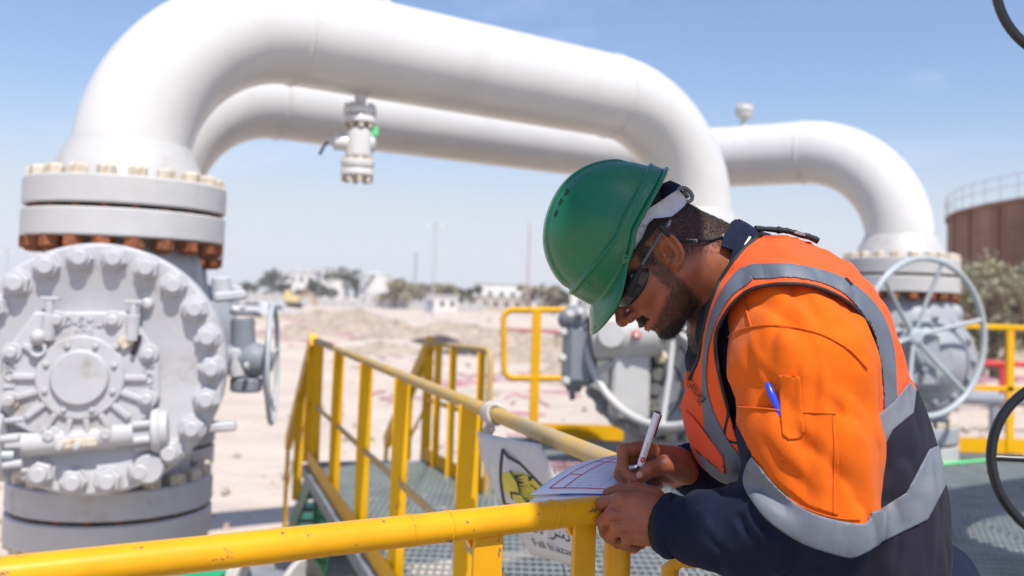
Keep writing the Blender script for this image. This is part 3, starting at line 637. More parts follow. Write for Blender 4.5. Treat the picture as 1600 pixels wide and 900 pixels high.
# ---- long handrail running away to the stairs
lr = thing('handrail', (R2a[0], R2a[1], Z_PLAT), 'long dusty yellow handrail running away beside the grating to the stairs', 'handrail', 'yellow handrails')
def r2(s, z): return np.array([R2a[0]+dB[0]*s, R2a[1]+dB[1]*s, z])
LB = np.linalg.norm(R2b-R2a); d2v = np.array([dB[0], dB[1], 0.]); n2v = np.array([nB[0], nB[1], 0.])
def s_of(px):
    return min(np.linspace(-.3, LB+.1, 2000), key=lambda s: abs((lambda v: 800+FPX*(v@CR)/(v@CF))(r2(s, RZ)-CAM)-px))
obj('top_rail', rail_tube([r2(s, RZ) for s in np.linspace(-.28, LB, 24)], .0225), M['yellow_dusty'], lr)
for px in (782, 858):
    s = s_of(px); b = MB(); b.cyl(r2(s-.006, RZ), r2(s+.006, RZ), .0245, 24); obj('weld_collar', b, M['yellow_dusty'], lr)
for i, px in enumerate((734, 629, 573, 530, 499)):
    s = s_of(px); p = r2(s, 0)+n2v*.0; w = .078
    b = MB(); b.bar((p[0], p[1], Z_PLAT-.06), (p[0], p[1], RZ-.005), w, .006, d2v*.6+n2v*.8); b.bar((p[0]+.0, p[1], Z_PLAT-.06)+(d2v*.8-n2v*.6)*.03, np.array([p[0], p[1], RZ-.012])+(d2v*.8-n2v*.6)*.03, w*.7, .006, d2v*.8-n2v*.6)
    obj('post', b, M['yellow_far'], lr)
b = MB(); b.bar(r2(.0, 1.50), r2(LB, 1.47), .034, .007, Z3); obj('mid_rail', b, M['yellow_dusty'], lr)
b = MB(); b.bar(r2(-.1, Z_PLAT+.055)+n2v*.03, r2(LB, Z_PLAT+.055)+n2v*.03, .11, .006, Z3); obj('toe_board', b, M['yellow_far'], lr)
b = MB(); b.bar(r2(-.1, Z_PLAT-.05)+n2v*.045, r2(LB, Z_PLAT-.05)+n2v*.045, .09, .05, Z3, .006); obj('edge_channel', b, M['dgrey'], lr)

# ---- stairs at the far end
st = thing('stairs', (R2b[0], R2b[1], 0), 'short flight of dark green steel stairs going down from the far end of the walkway', 'stairs')
Ls = 1.75; sl = Z_PLAT/Ls
def sp(u, v, z):   # u along the flight, v to the right
    return np.array([R2b[0], R2b[1], 0])+d2v*u-n2v*v+np.array([0, 0, z])
for v in (.0, .88):
    b = MB(); b.bar(sp(0, v, Z_PLAT-.1), sp(Ls, v, -.05), .2, .02, Z3, 0); obj('stringer', b, M['green'], st)
for k in range(5):
    z = Z_PLAT*(1-(k+1)/6.); b = MB(); b.box(sp(Ls*(k+.6)/5.3, .44, z), (.27, .84, .03), (d2v, -n2v, Z3)); obj('tread', b, M['green'], st)
lhr = thing('stair_handrail', sp(.9, 0, 0), 'left yellow stair handrail seen almost end-on beyond the walkway', 'handrail', 'yellow stair handrails')
rhr = thing('stair_handrail', sp(.9, .88, 0), 'right yellow stair handrail with crossing diagonal bars beyond the walkway', 'handrail', 'yellow stair handrails')
for t, v in ((lhr, -.02), (rhr, .90)):
    top0 = sp(0, v, RZ); top1 = sp(Ls-.1, v, .93); 
    b = MB(); b.bar(top0, top1, .12, .06, Z3); b.tube([top0, top1, top1-Z3*.05+d2v*.03], .02, 10); obj('top_rail', b, M['yellow_far'], t)
    b = MB(); b.bar(sp(0, v, RZ-.46), sp(Ls-.1, v, .50), .035, .008, Z3); obj('mid_rail', b, M['yellow_far'], t)
    b = MB(); b.tube([top1, sp(Ls-.06, v, .50), sp(Ls-.1, v, 0)], .02, 10); obj('end_post', b, M['yellow_far'], t)
    for u in (.05, .75):
        z = RZ+(.93-RZ)*u/(Ls-.1); b = MB(); b.bar(sp(u, v, z-.9), sp(u, v, z), .075, .008, (1, 0, 0)); obj('post', b, M['yellow_far'], t)
# right side rail of the walkway, on two posts, then the gate frame
rr = thing('handrail', (-.13, 6.4, Z_PLAT), 'short yellow handrail on the right of the walkway before the stairs', 'handrail', 'yellow handrails')
qa = np.array([-.12, 6.38, RZ+.02]); qb = sp(0, .88, RZ)
b = MB(); cc_ = qa-Z3*.06
b.tube([qa-Z3*.95-d2v*.0]+[qa-Z3*.3]+[qa-Z3*.08]+[qa-Z3*.02+d2v*.02]+[qa+d2v*.08]+[qb], .021, 12); obj('top_rail', b, M['yellow_dusty'], rr)
b = MB(); b.bar(qa-Z3*.45, qb-Z3*.45, .035, .008, Z3); obj('mid_rail', b, M['yellow_far'], rr)
for t_ in (.12, .55, .80):
    q = qa+(qb-qa)*t_; b = MB(); b.bar((q[0], q[1], Z_PLAT-.03), (q[0], q[1], RZ), .055, .008, (1, 0, 0)); obj('post', b, M['yellow_far'], rr)
b = MB(); b.bar((qa[0], qa[1], Z_PLAT+.06), (qb[0], qb[1], Z_PLAT+.06), .10, .006, Z3); obj('toe_board', b, M['yellow_far'], rr)
# ---- far fence frame (785..870) and the long fence behind everything
ff = thing('handrail', (1.0, 9.2, Z_PLAT), 'yellow handrail with rounded end at the far platform edge, left of the gearbox', 'handrail', 'yellow handrails')
Yf = 9.2
def W(px, py): return at(px, py, Yf)
c0, c1, c2, c3 = W(787, 484), W(787, 590), W(1010, 484), W(1010, 592)
def rounded(p, corners):
    return p
b = MB(); pts = [c2]; 
for cx, cy, a0, a1 in ((c0, 1, 90, 180), (c1, -1, 180, 270)):
    cen = cx+np.array([.09, 0, -.09*cy]); 
    pts += [cen+.09*np.array([math.cos(R_(a)), 0, math.sin(R_(a))]) for a in np.linspace(a0, a1, 7)]
pts.append(c3); b.tube(pts, .028, 14); obj('top_rail', b, M['yellow_far'], ff)
p = W(839, 484); b = MB(); b.bar((p[0], Yf+.0, Z_PLAT), (p[0], Yf, p[2]), .085, .05, (1, 0, 0), .006); obj('post', b, M['yellow_far'], ff)
p2 = W(846, 672); b = MB(); b.bar((p[0]-.05, Yf, Z_PLAT+.07), (1.6, Yf, Z_PLAT+.07), .14, .012, Z3); obj('toe_board', b, M['yellow_far'], ff)
rf = thing('handrail', (3.5, 9.2, Z_PLAT), 'yellow handrail along the far edge of the platform behind the far right handwheel', 'handrail', 'yellow handrails')
x0, x1 = 1.6, 5.0; zt = W(1560, 511)[2]
b = MB(); b.bar((x0, Yf, zt), (x1, Yf, zt), .05, .05, Z3, .008); obj('top_rail', b, M['yellow_far'], rf)
zm = W(1560, 607)[2]; b = MB(); b.bar((x0, Yf, zm), (x1, Yf, zm), .05, .04, Z3, .006); obj('mid_rail', b, M['yellow_far'], rf)
b = MB(); b.bar((x0, Yf, Z_PLAT+.07), (x1, Yf, Z_PLAT+.07), .14, .012, Z3); obj('toe_board', b, M['yellow_far'], rf)
for px in (1578, 1440, 1300, 1170):
    p = W(px, 560); b = MB(); b.bar((p[0], Yf, Z_PLAT), (p[0], Yf, zt-.026), .07, .04, (1, 0, 0), .006); obj('post', b, M['yellow_far'], rf)

# ---- warning sign hanging from the long handrail
sg = thing('warning_sign', at(820, 700, 2.55), 'bent white warning sign with a falling figure in a triangle, tied under the long handrail', 'sign')
TL, TR, BL, BR = at(745, 674, 2.56), at(845, 694, 2.42), at(824, 868, 2.50), at(938, 893, 2.30)
nS = np.cross(TR-TL, BL-TL); nS /= np.linalg.norm(nS); nS = nS if nS[1] < 0 else -nS
def sgn(u, v, w=0):
    p = TL*(1-u)*(1-v)+TR*u*(1-v)+BL*(1-u)*v+BR*u*v
    bow = .035*math.sin(math.pi*v)*(u-.2)+.012*math.sin(5*v+u*3)*.6
    lean = np.array([.020*math.sin(math.pi*v*1.05)*(-1 if u < .5 else .55), 0, 0])
    return p+nS*(bow+w)+lean
def sheet(fn, nu, nv, t):
    b = MB(); V = [fn(i/nu, j/nv, 0) for j in range(nv+1) for i in range(nu+1)]+[fn(i/nu, j/nv, -t) for j in range(nv+1) for i in range(nu+1)]
    K = (nu+1)*(nv+1); f = []
    for j in range(nv):
        for i in range(nu):
            a = j*(nu+1)+i; f += [(a, a+1, a+nu+2, a+nu+1), (K+a, K+a+nu+1, K+a+nu+2, K+a+1)]
    for i in range(nu): f += [(i, K+i, K+i+1, i+1), (nv*(nu+1)+i, nv*(nu+1)+i+1, K+nv*(nu+1)+i+1, K+nv*(nu+1)+i)]
    for j in range(nv): a = j*(nu+1); f += [(a, a+nu+1, K+a+nu+1, K+a), (a+nu, K+a+nu, K+a+2*nu+1, a+2*nu+1)]
    b.add(V, f, True); return b
obj('sign_panel', sheet(sgn, 14, 18, .002), mat('dirty_white_sign', (.56, .55, .53), .6, var=.1, vscale=8, col2=(.36, .32, .27), v2=.7, v2scale=10, v2edge=(.5, .7)), sg)
def strips(fn, lines, wd, w, b=None, seg=10):
    "flat printed strokes drawn on a bent sheet"
    b = b or MB()
    for ln in lines:
        pts = []
        for i in range(len(ln)-1):
            for k in range(seg): t = k/seg; pts.append((ln[i][0]*(1-t)+ln[i+1][0]*t, ln[i][1]*(1-t)+ln[i+1][1]*t))
        pts.append(ln[-1]); P_ = np.array(pts); T = np.gradient(P_, axis=0); T /= np.linalg.norm(T, axis=1, keepdims=True)+1e-9; N_ = np.stack([-T[:, 1], T[:, 0]], 1)*wd/2
        V = [fn(*(p+n), w) for p, n in zip(P_, N_)]+[fn(*(p-n), w) for p, n in zip(P_, N_)]; m = len(P_)
        b.add(V, [(i, i+1, m+i+1, m+i) for i in range(m-1)], True)
    return b
def blob(fn, poly, w, b=None, c=None):
    b = b or MB(); c = c or (sum(p[0] for p in poly)/len(poly), sum(p[1] for p in poly)/len(poly)); V = [fn(c[0], c[1], w)]; n = len(poly); f = []
    for k in (.33, .66, 1.): V += [fn(c[0]+(p[0]-c[0])*k, c[1]+(p[1]-c[1])*k, w) for p in poly]
    for i in range(n):
        j = (i+1) % n; f.append((0, 1+i, 1+j)); f += [(1+i, 1+n+i, 1+n+j, 1+j), (1+n+i, 1+2*n+i, 1+2*n+j, 1+n+j)]
    b.add(V, f, True); return b
m_blk = mat('faded_black_print', (.045, .042, .038), .6, var=.3, vscale=30); m_yel = mat('faded_yellow_print', (.60, .50, .06), .6, var=.15, vscale=20)
circ = [(.45+.25*math.cos(a), .43+.15*math.sin(a)) for a in np.linspace(0, 2*math.pi, 28, endpoint=False)]
obj('yellow_disc', blob(sgn, circ, .0006), m_yel, sg)
obj('triangle_outline', strips(sgn, [[(.42, .10), (.06, .60)], [(.05, .60), (.95, .60)], [(.95, .60), (.42, .10)]], .042, .0010), m_blk, sg)
b = strips(sgn, [[(.44, .27), (.50, .36), (.62, .44)], [(.50, .36), (.46, .46)], [(.46, .46), (.30, .47), (.26, .53)], [(.46, .46), (.52, .53), (.46, .57)], [(.50, .34), (.62, .30)]], .022, .0012)
blob(sgn, [(.535+.045*math.cos(a), .315+.028*math.sin(a)) for a in np.linspace(0, 2*math.pi, 12, endpoint=False)], .0013, b); obj('falling_figure', b, m_blk, sg)
def sheet_text(fn, body, size, u, v, su, sv, w):
    tv, tf = text_mesh(body, size, 0); b = MB(); b.add([fn(u+p[0]*su, v-p[1]*sv, w) for p in tv], tf); return b
obj('lettering', sheet_text(sgn, 'Fall hazard', 1, .50, .885, .155, .085, .001), mat('green_print', (.05, .09, .055), .6), sg)
# the Arabic caption, drawn as pen strokes
def ar_caption():
    L_ = []
    def s(*p): L_.append(list(p))
    s((.80, .735), (.79, .775), (.73, .79), (.70, .77)); s((.73, .745), (.70, .755), (.68, .775), (.64, .775), (.62, .76)); s((.64, .775), (.60, .775), (.58, .755), (.56, .77), (.585, .78)); s((.56, .775), (.53, .80), (.50, .81)); s((.47, .725), (.46, .775), (.42, .78)); s((.48, .71), (.47, .77))
    s((.36, .75), (.38, .765), (.36, .78), (.30, .775)); s((.30, .755), (.31, .775), (.25, .775)); s((.25, .76), (.23, .755), (.235, .775), (.18, .78)); s((.18, .725), (.19, .775), (.14, .79)); s((.27, .735), (.285, .738)); s((.66, .735), (.675, .738)); s((.34, .73), (.355, .733))
    return L_
obj('arabic_lettering', strips(sgn, ar_caption(), .014, .001, seg=4), m_blk, sg)
blob_y = blob(sgn, [(.63+.05*math.cos(a), .69+.018*math.sin(a)) for a in np.linspace(0, 6.28, 10, endpoint=False)], .0005); blob(sgn, [(.33+.03*math.cos(a), .765+.03*math.sin(a)) for a in np.linspace(0, 6.28, 10, endpoint=False)], .0005, blob_y); obj('yellow_specks', blob_y, m_yel, sg)
# cloth rag tied round the handrail
rag = MB(); s1 = s_of(771); rr_ = np.random.RandomState(3)
for k in range(4):
    c0 = r2(s1+.02*k-.03, RZ); a = np.linspace(0, 2*math.pi, 20, endpoint=False); x_, y_, d_ = frame(d2v)
    rag.tube([c0+(x_*math.cos(t)+y_*math.sin(t))*(.0275+.003*rr_.rand())+d2v*.012*math.sin(2*t+k) for t in a], .0075, 6, closed=True, flat=1.4, up=d2v)
for k in range(3):
    c0 = r2(s1+.01*k, RZ)-Z3*.02; rag.tube([c0, c0+np.array([-.02+.015*k, -.01, -.03]), c0+np.array([-.035+.01*k, -.01, -.075]), c0+np.array([-.03+.022*k, 0, -.13-.02*k])], [.01, .012, .009, .004], 6, flat=.4)
for q in [(c0+np.array([.01, -.01, .03])), (c0+np.array([-.015, -.01, .022]))]: rag.sphere(q, .014, 8, (1.3, .8, .8))
tops('cloth_rag', rag, mat('dirty_white_cloth', (.52, .48, .42), .9, var=.15, vscale=30, bump=.6, bscale=60, bdist=.006), 'dirty white rag knotted round the long handrail above the warning sign', 'rag')
# ---------------------------------------------------------------- black handwheels at the right edge
sp_c = at(1692, 722, 2.35)
pipe_x = sp_c + np.array([.16, .25, 0])
w1 = thing('black_handwheel', sp_c, 'black handwheel rim with one spoke at the lower right edge of the frame', 'handwheel', 'black handwheels at the right edge')
b = MB(); b.torus(sp_c, (-.22, -.97, .06), .205, .0125, 72, 14); rim = obj('rim', b, M['blackpaint'], w1)
ex, ey, ed = frame((-.22, -.97, .06))
for a in (180, 52, -68):
    e = np.array([math.cos(R_(a)), 0, math.sin(R_(a))]); e = e-ed*(e@ed); e /= np.linalg.norm(e)
    b = MB(); b.tube([sp_c-ed*.01, sp_c+e*.2], .0085, 10); obj('spoke', b, M['blackpaint'], w1)
b = MB(); b.cyl(sp_c+ed*.03, sp_c-ed*.03, .03, 20, ch=.004); b.cyl(sp_c, sp_c-ed*.16, .012, 12); obj('hub', b, M['blackpaint'], w1)
up_c = at(1679, -6, 2.2)
w2 = thing('black_handwheel', up_c, 'black handwheel rim cutting the top right corner of the frame', 'handwheel', 'black handwheels at the right edge')
e2 = np.array([-.25, -.96, -.1]); b = MB(); b.torus(up_c+np.array([.04, 0, .05]), e2, .205, .0115, 72, 14); obj('rim', b, M['blackpaint'], w2)
uc = up_c+np.array([.04, 0, .05]); _x, _y, u_d = frame(e2)
for a in (20, 92, 164):
    e = np.array([math.cos(R_(a)), 0, math.sin(R_(a))]); e = e-u_d*(e@u_d); e /= np.linalg.norm(e); b = MB(); b.tube([uc-u_d*.01, uc+e*.2], .008, 10); obj('spoke', b, M['blackpaint'], w2)
b = MB(); b.cyl(uc+u_d*.03, uc-u_d*.03, .03, 20, ch=.004); b.cyl(uc, uc-u_d*.2, .012, 12); obj('hub', b, M['blackpaint'], w2)
b = MB(); hx, hy = sp_c[0]+.22, sp_c[1]+.16
b.cyl((hx, hy, Z_PLAT), (hx, hy, 3.4), .045, 24); b.cyl((hx, hy, Z_PLAT), (hx, hy, Z_PLAT+.02), .11, 24)
for cc_, dd_ in ((sp_c, ed), (uc, u_d)):
    q = cc_-dd_*.16; b.sphere(q, .05, 14); b.cyl(q, (hx, hy, q[2]), .035, 18)
tops('instrument_pipe', b, M['flange'], 'white vertical pipe just beyond the right edge carrying the black handwheels', 'pipe')

# ---- unseen pipework added to cast shade on the grating, rail end and man
o5 = np.array([2.86, 4.40, 0]); th5 = thing('pipeline_loop', (2.86, 4.40, 0), 'unseen white pipeline loop added outside the right edge to shade the grating', 'pipeline', 'white pipeline loops'); L5 = 3.6
obj('riser_pipe', tubepart([o5, o5+z_*(H1-RB)]), M['white'], th5); obj('elbow', tubepart(arc_pts(o5+z_*(H1-RB)+d1*RB, -d1, z_, RB, 30)), M['white'], th5); obj('straight_pipe', tubepart([o5+z_*H1+d1*RB, o5+z_*H1+d1*(L5-RB)]), M['white'], th5)
e5 = o5+d1*L5; obj('elbow', tubepart(arc_pts(e5+z_*(H1-RB)-d1*RB, z_, d1, RB, 30)), M['white'], th5); obj('riser_pipe', tubepart([e5+z_*(H1-RB), e5]), M['white'], th5)
ovx = lambda y: .597-.20*(y-.53)
ov = thing('added_shade_pipe', (ovx(.5), .5, 4.1), 'unseen white overhead pipe added above the camera to shade the man and rail end', 'pipe'); ovd = np.array([-.20, 1, 0])/math.hypot(.20, 1); ove = np.array([ovx(.95), .95, 4.1])
b = MB(); b.tube([(ovx(-5), -5, 4.1), ove]+[ove+ovd*.3*math.sin(t)+Z3*(.3-.3*math.cos(t)) for t in np.linspace(.2, math.pi/2, 8)]+[ove+ovd*.3+Z3*3.4], .120, 36); obj('pipe', b, M['white'], ov)
# small flanged spool lying on the ground at lower left
sp = thing('pipe_spool', at(440, 895, 5.2), 'short grey flanged pipe spool lying under the walkway at the bottom of the frame', 'pipe spool')
q0, q1 = at(385, 905, 6.9), at(515, 893, 6.6); q0[2] = q1[2] = .26
dq = (q1-q0)/np.linalg.norm(q1-q0)
b = MB(); b.cyl(q0-dq*.5, q1, .12, 30); obj('pipe', b, M['dgrey'], sp)
for t in (-.02, .03, .45):
    b = MB(); b.lathe([(.11, 0), (.225, .0), (.235, .01), (.235, .035), (.225, .045), (.11, .045)], q0+dq*t, dq, 36); obj('flange', b, M['flange'], sp)

# ---------------------------------------------------------------- far background
def leaf_mat(name, c, v=.5): return mat(name, c, .8, var=v, vscale=.9, spec=.2, col2=(c[0]*1.7, c[1]*1.5, c[2]*1.2), v2=.6, v2scale=.4, v2edge=(.45, .65))
LM = [leaf_mat('olive_foliage', (.075, .085, .04)), leaf_mat('dusty_green_foliage', (.26, .25, .165)), leaf_mat('dark_green_foliage', (.05, .06, .032))]
BARK = mat('tree_bark', (.16, .12, .085), .9, var=.3, vscale=5, bump=.5, bscale=10, bdist=.03)
def tree(x, y, h, w, label, n=700, m=0, seed=1, leaf=.28, group='trees on the horizon', stems=3, low=.18):
    r = np.random.RandomState(seed); gz = float(ground_h(np.array(x), np.array(y))); t = thing('tree', (x, y, gz), label, 'tree', group)
    b = MB(); clumps = []
    for s in range(stems):
        a = r.rand()*6.28; lean = w*.22*r.rand(); p0 = np.array([x, y, gz-.1]); p1 = np.array([x+math.cos(a)*lean*.5, y+math.sin(a)*lean*.5, gz+h*.35]); p2 = np.array([x+math.cos(a)*lean*1.6, y+math.sin(a)*lean, gz+h*.75])
        b.tube([p0, (p0+p1)/2+r.randn(3)*.02*h, p1, p2], [h*.028, h*.024, h*.018, h*.006], 7)
        for k in range(4):
            a2 = r.rand()*6.28; q = p1+(p2-p1)*r.rand(); e = q+np.array([math.cos(a2)*w*.33, math.sin(a2)*w*.33, h*.16*(r.rand()+.3)]); b.tube([q, (q+e)/2+[0, 0, .03*h], e], [h*.012, h*.008, h*.003], 5); clumps.append(e)
        clumps.append(p2)
    obj('trunk', b, BARK, t)
    for k in range(9):
        a = r.rand()*6.28; rr = r.rand()**.5*w*.42; clumps.append(np.array([x+math.cos(a)*rr, y+math.sin(a)*rr, gz+h*(low+(.92-low)*r.rand()**.8)]))
    clumps = np.array(clumps); cs = h*.13*(.5+r.rand(len(clumps)))
    ci = r.randint(0, len(clumps), n); d = r.randn(n, 3); d /= np.linalg.norm(d, axis=1, keepdims=True); pos = clumps[ci]+d*(cs[ci]*r.rand(n)**.35)[:, None]*np.array([1.15, 1.15, .85])
    pos[:, 2] = np.maximum(pos[:, 2], gz+.1)
    a = r.randn(n, 3); a /= np.linalg.norm(a, axis=1, keepdims=True); c = np.cross(a, r.randn(n, 3)); c /= np.linalg.norm(c, axis=1, keepdims=True)
    L = leaf*(.5+r.rand(n, 1)); V = np.stack([pos+a*L, pos+c*L*.45, pos-a*L, pos-c*L*.45], 1).reshape(-1, 3); F = [(4*i, 4*i+1, 4*i+2, 4*i+3) for i in range(n)]
    b = MB(); b.add(V, F); obj('crown', b, LM[m], t); return t
def gx_(px, Y): return (px-800.)/FPX*Y
# (px, distance, height, width, label)
TR_ = [(398, 330, 5, 11, 'low olive bush at the left end of the horizon tree line', 0), (427, 320, 8.5, 10, 'rounded dark tree left of the white factory buildings', 2), (447, 325, 5, 4, 'narrow tree against the left white factory block', 2), (476, 300, 3.6, 5, 'small tree in front of the left white block', 0), (494, 300, 5.5, 4, 'slim dark tree between the two white blocks', 2),
      (517, 300, 4.4, 4, 'thin tree in front of the second white block', 0), (546, 310, 9.5, 13, 'largest dark tree just left of the round white storage tank', 2), (562, 320, 7.0, 5, 'bushy tree touching the storage tank', 0), (622, 200, 5.2, 7, 'dusty green bush right of the storage tank', 1), (640, 225, 4.6, 7, 'wide dusty bush beside the tall pole', 1), (660, 230, 5, 5, 'tall upright bush left of the tall pole', 1),
      (700, 210, 5.2, 7, 'green tree in front of the small white shed', 1), (730, 215, 4.6, 7, 'rounded green tree left of the long low building', 0), (845, 190, 4.8, 9, 'loose olive tree under the right mast by the yellow handrail', 1), (868, 200, 4.2, 6, 'olive bush below the hard hat', 0)]
for i, (px, Y, h, w, lab, m) in enumerate(TR_): tree(gx_(px, Y), Y, h*1.25, w*1.1, lab, 800, m, 20+i, leaf=.55)
for i, (px, Y, h, w, lab) in enumerate([(1555, 30, 3.8, 5.6, 'large olive tamarisk bush in front of the rusty tank'), (1612, 33, 4.4, 4.8, 'tall tamarisk at the right edge in front of the rusty tank'), (1510, 35, 2.3, 2.6, 'low dusty shrub at the left foot of the rusty tank')]):
    tree(gx_(px, Y), Y, h, w, lab, 3000, 1, 60+i, leaf=.10, group='tamarisk bushes by the rusty tank', stems=5, low=.05)
WH = mat('white_plaster', (.66, .64, .60), .8, var=.08, vscale=.4, col2=(.45, .38, .30), v2=.4, v2scale=.3, v2edge=(.5, .75)); BG = mat('beige_plaster', (.50, .42, .34), .85, var=.1, vscale=.4); GB = mat('grey_blue_cladding', (.22, .26, .32), .6, var=.1, vscale=.5); WIN = mat('window_glass', (.05, .06, .08), .15); ROOF = mat('pale_metal_roof', (.55, .54, .52), .5, var=.1, vscale=.5)
def house(px, Y, w, h, dep, label, wall=WH, cols=4, rows=1, roof='flat', cat='building', wf=.5):
    x = gx_(px, Y); gz = 0.; t = thing('building', (x, Y, gz), label, cat, 'far industrial buildings')
    b = MB(); b.box((x, Y+dep/2, h/2), (w, dep, h)); obj('wall', b, wall, t)
    b = MB(); b.box((x, Y+dep/2, h+.12), (w+.6, dep+.6, .24)); 
    if roof == 'gable': b.prism([(-w/2-.4, 0), (w/2+.4, 0), (0, h*.22)], (x, Y-.4, h+.24), (1, 0, 0), (0, 0, 1), -(dep+.8))
    if roof == 'vents':
        for k in range(3): b.box((x-w*.3+k*w*.3, Y+dep*.4, h+.8), (w*.12, 1.5, 1.3))
    obj('roof', b, ROOF, t)
    for r in range(rows):
        for c in range(cols):
            cx = x-w/2+(c+.5)*w/cols; cz = (r+.55)*h/rows
            b = MB(); b.box((cx, Y-.02, cz), (w/cols*wf, .14, h/rows*.4)); f = obj('window', b, WH, t); b = MB(); b.box((cx, Y-.08, cz), (w/cols*wf*.8, .06, h/rows*.32)); obj('pane', b, WIN, f)
    b = MB(); b.box((x-w*.42, Y-.03, 1.1), (1.3, .12, 2.2)); obj('door', b, GB, t); return t
house(466, 340, 12, 10.2, 10, 'left white factory block rising behind the trees', rows=2, roof='vents')
house(490, 345, 4, 11, 5, 'narrow grey-blue tower between the two white blocks', GB, 2, 3)
house(511, 350, 12, 12.2, 12, 'second and taller white factory block left of the biggest tree', rows=2, cols=3)
house(433, 255, 17, 2.2, 6, 'long low beige wall building in front of the left trees', BG, 7, 1)
house(663, 260, 3.6, 6.4, 4, 'small grey-blue tower left of the tall pole', GB, 1, 2)
house(690, 250, 9, 4.6, 7, 'white gabled shed just right of the tall pole', WH, 3, 1, 'gable')
house(694, 175, 5.5, 3.0, 4, 'small white cabin with dark windows in front of the shed', WH, 3, 1)
house(786, 215, 14.5, 3.3, 12, 'long low white building with pale roof left of the yellow handrail end', BG, 6, 1, wf=.7)
b_ = house(786, 222, 13, 6.4, 8, 'white upper hall standing behind the long low building', WH, 5, 1)
house(890, 240, 9, 5, 8, 'white building partly hidden by the hard hat', WH, 3, 1)
house(640, 290, 30, 3.2, 3, 'long pale perimeter building across the horizon behind the bushes', WH, 10, 1)
def tank(px, Y, r, h, label, m, rail=False, stair=True, grp='round storage tanks', cx=None, cy=None):
    x, y = (gx_(px, Y), Y) if cx is None else (cx, cy); t = thing('storage_tank', (x, y, 0), label, 'storage tank', grp)
    b = MB(); pr = [(r, 0)]
    for k in range(6): z0 = h*k/6; pr += [(r, z0+.05), (r, h*(k+1)/6-.05)] + ([(r+.03, h*(k+1)/6-.04), (r+.03, h*(k+1)/6+.02)] if rail else [])
    b.lathe([(r, 0), (r, h)] if not rail else pr, (x, y, -.1), (0, 0, 1), 96, cap=False); obj('shell', b, m, t)
    b = MB(); b.lathe([(r, h-.1), (r*.02, h+(-.9 if rail else r*.12))], (x, y, 0), (0, 0, 1), 64); obj('roof', b, m, t)
    b = MB(); b.lathe([(r+.02, h-.25), (r+.25, h-.22), (r+.25, h-.10), (r+.02, h-.08)], (x, y, 0), (0, 0, 1), 96, cap=False); obj('rim_girder', b, m, t)
    if rail:
        for zz in (.6, 1.1):
            b = MB(); b.torus((x, y, h+zz-.1), (0, 0, 1), r+.2, .012, 120, 6); obj('railing', b, m, t)
        sm = MB(); sm.cyl((0, 0, 0), (0, 0, 1.15), .012, 6); me = setmat(sm.mesh('post'), m)
        for k in range(90): a = 2*math.pi*k/90; inst('post', me, t, (x+(r+.2)*math.cos(a), y+(r+.2)*math.sin(a), h-.1))
        sm = MB(); sm.bar((0, 0, 0), (0, 0, h-.3), .12, .18, (1, 0, 0)); me = setmat(sm.mesh('stiffener'), m)
        for k in range(40): a = 2*math.pi*(k+.3)/40; inst('stiffener', me, t, (x+(r+.06)*math.cos(a), y+(r+.06)*math.sin(a), 0), spin=a)
    if stair:
        b = MB(); n = 40
        for k in range(n):
            a = -math.pi*.95+k/n*1.5; b.box((x+(r+.4)*math.cos(a), y+(r+.4)*math.sin(a), h*k/n), (.8, .8, .1))
        obj('spiral_stair', b, M['dgrey'], t)
    return t
tank(588, 300, 4.6, 9.6, 'round white storage tank with spiral stair on the horizon', WH)
RT_ = mat('rusty_brown_tank_plate', (.25, .115, .072), .8, var=.3, vscale=.35, col2=(.38, .27, .20), v2=.8, v2scale=.25, v2edge=(.45, .7), streak=(1.2, 1.2, .15), bump=.2, bscale=1, bdist=.1)
D_ = 62.; r_ = 19.; a_ = math.atan2(1484-800, FPX)+math.asin(r_/D_); tank(0, 0, r_, 7.85, 'big rusty brown open-top storage tank with a railing at the right edge', RT_, True, False, cx=D_*math.sin(a_), cy=D_*math.cos(a_))
# poles and masts
PM = mat('grey_galvanised_pole', (.42, .41, .40), .6, var=.1); PRd = mat('faded_red_mast_paint', (.50, .38, .37), .6)
def pole(px, Y, h, r, label, lattice=False, arms=0, m=None):
    x = gx_(px, Y); t = thing('mast' if lattice else 'pole', (x, Y, 0), label, 'mast' if lattice else 'pole', 'poles and masts on the horizon')
    if lattice:
        b = MB(); w = r*3
        for k, (sx, sy) in enumerate(((-1, -1), (1, -1), (0, 1))): b.tube([(x+sx*w, Y+sy*w, 0), (x+sx*w*.3, Y+sy*w*.3, h)], r*.5, 5)
        n = int(h/1.6)
        for k in range(n):
            z0, z1 = h*k/n, h*(k+1)/n; w0, w1 = w*(1-.7*k/n), w*(1-.7*(k+1)/n); s = 1 if k % 2 else -1; b.tube([(x-s*w0, Y-w0, z0), (x+s*w1, Y-w1, z1)], r*.35, 4)
        obj('lattice', b, m or PRd, t)
    else:
        b = MB(); b.tube([(x, Y, -.1), (x, Y, h)], [r, r*.6], 8); obj('shaft', b, m or PM, t)
        if arms:
            b = MB(); b.bar((x-arms, Y, h-.3), (x+arms, Y, h-.3), .15, .15, Z3); obj('crossarm', b, m or PM, t)
            for s in (-1, 1): b = MB(); b.box((x+s*arms, Y, h-.45), (.6, .3, .2)); obj('lamp', b, WH, t)
    return t
pole(679, 120, 12, .13, 'tall grey lamp pole left of centre on the horizon', arms=.8); pole(826, 165, 16.0, .12, 'tall slim reddish lattice mast left of the hard hat', True); pole(650, 260, 15, .2, 'faint pale mast behind the dusty bushes', True, m=PM)
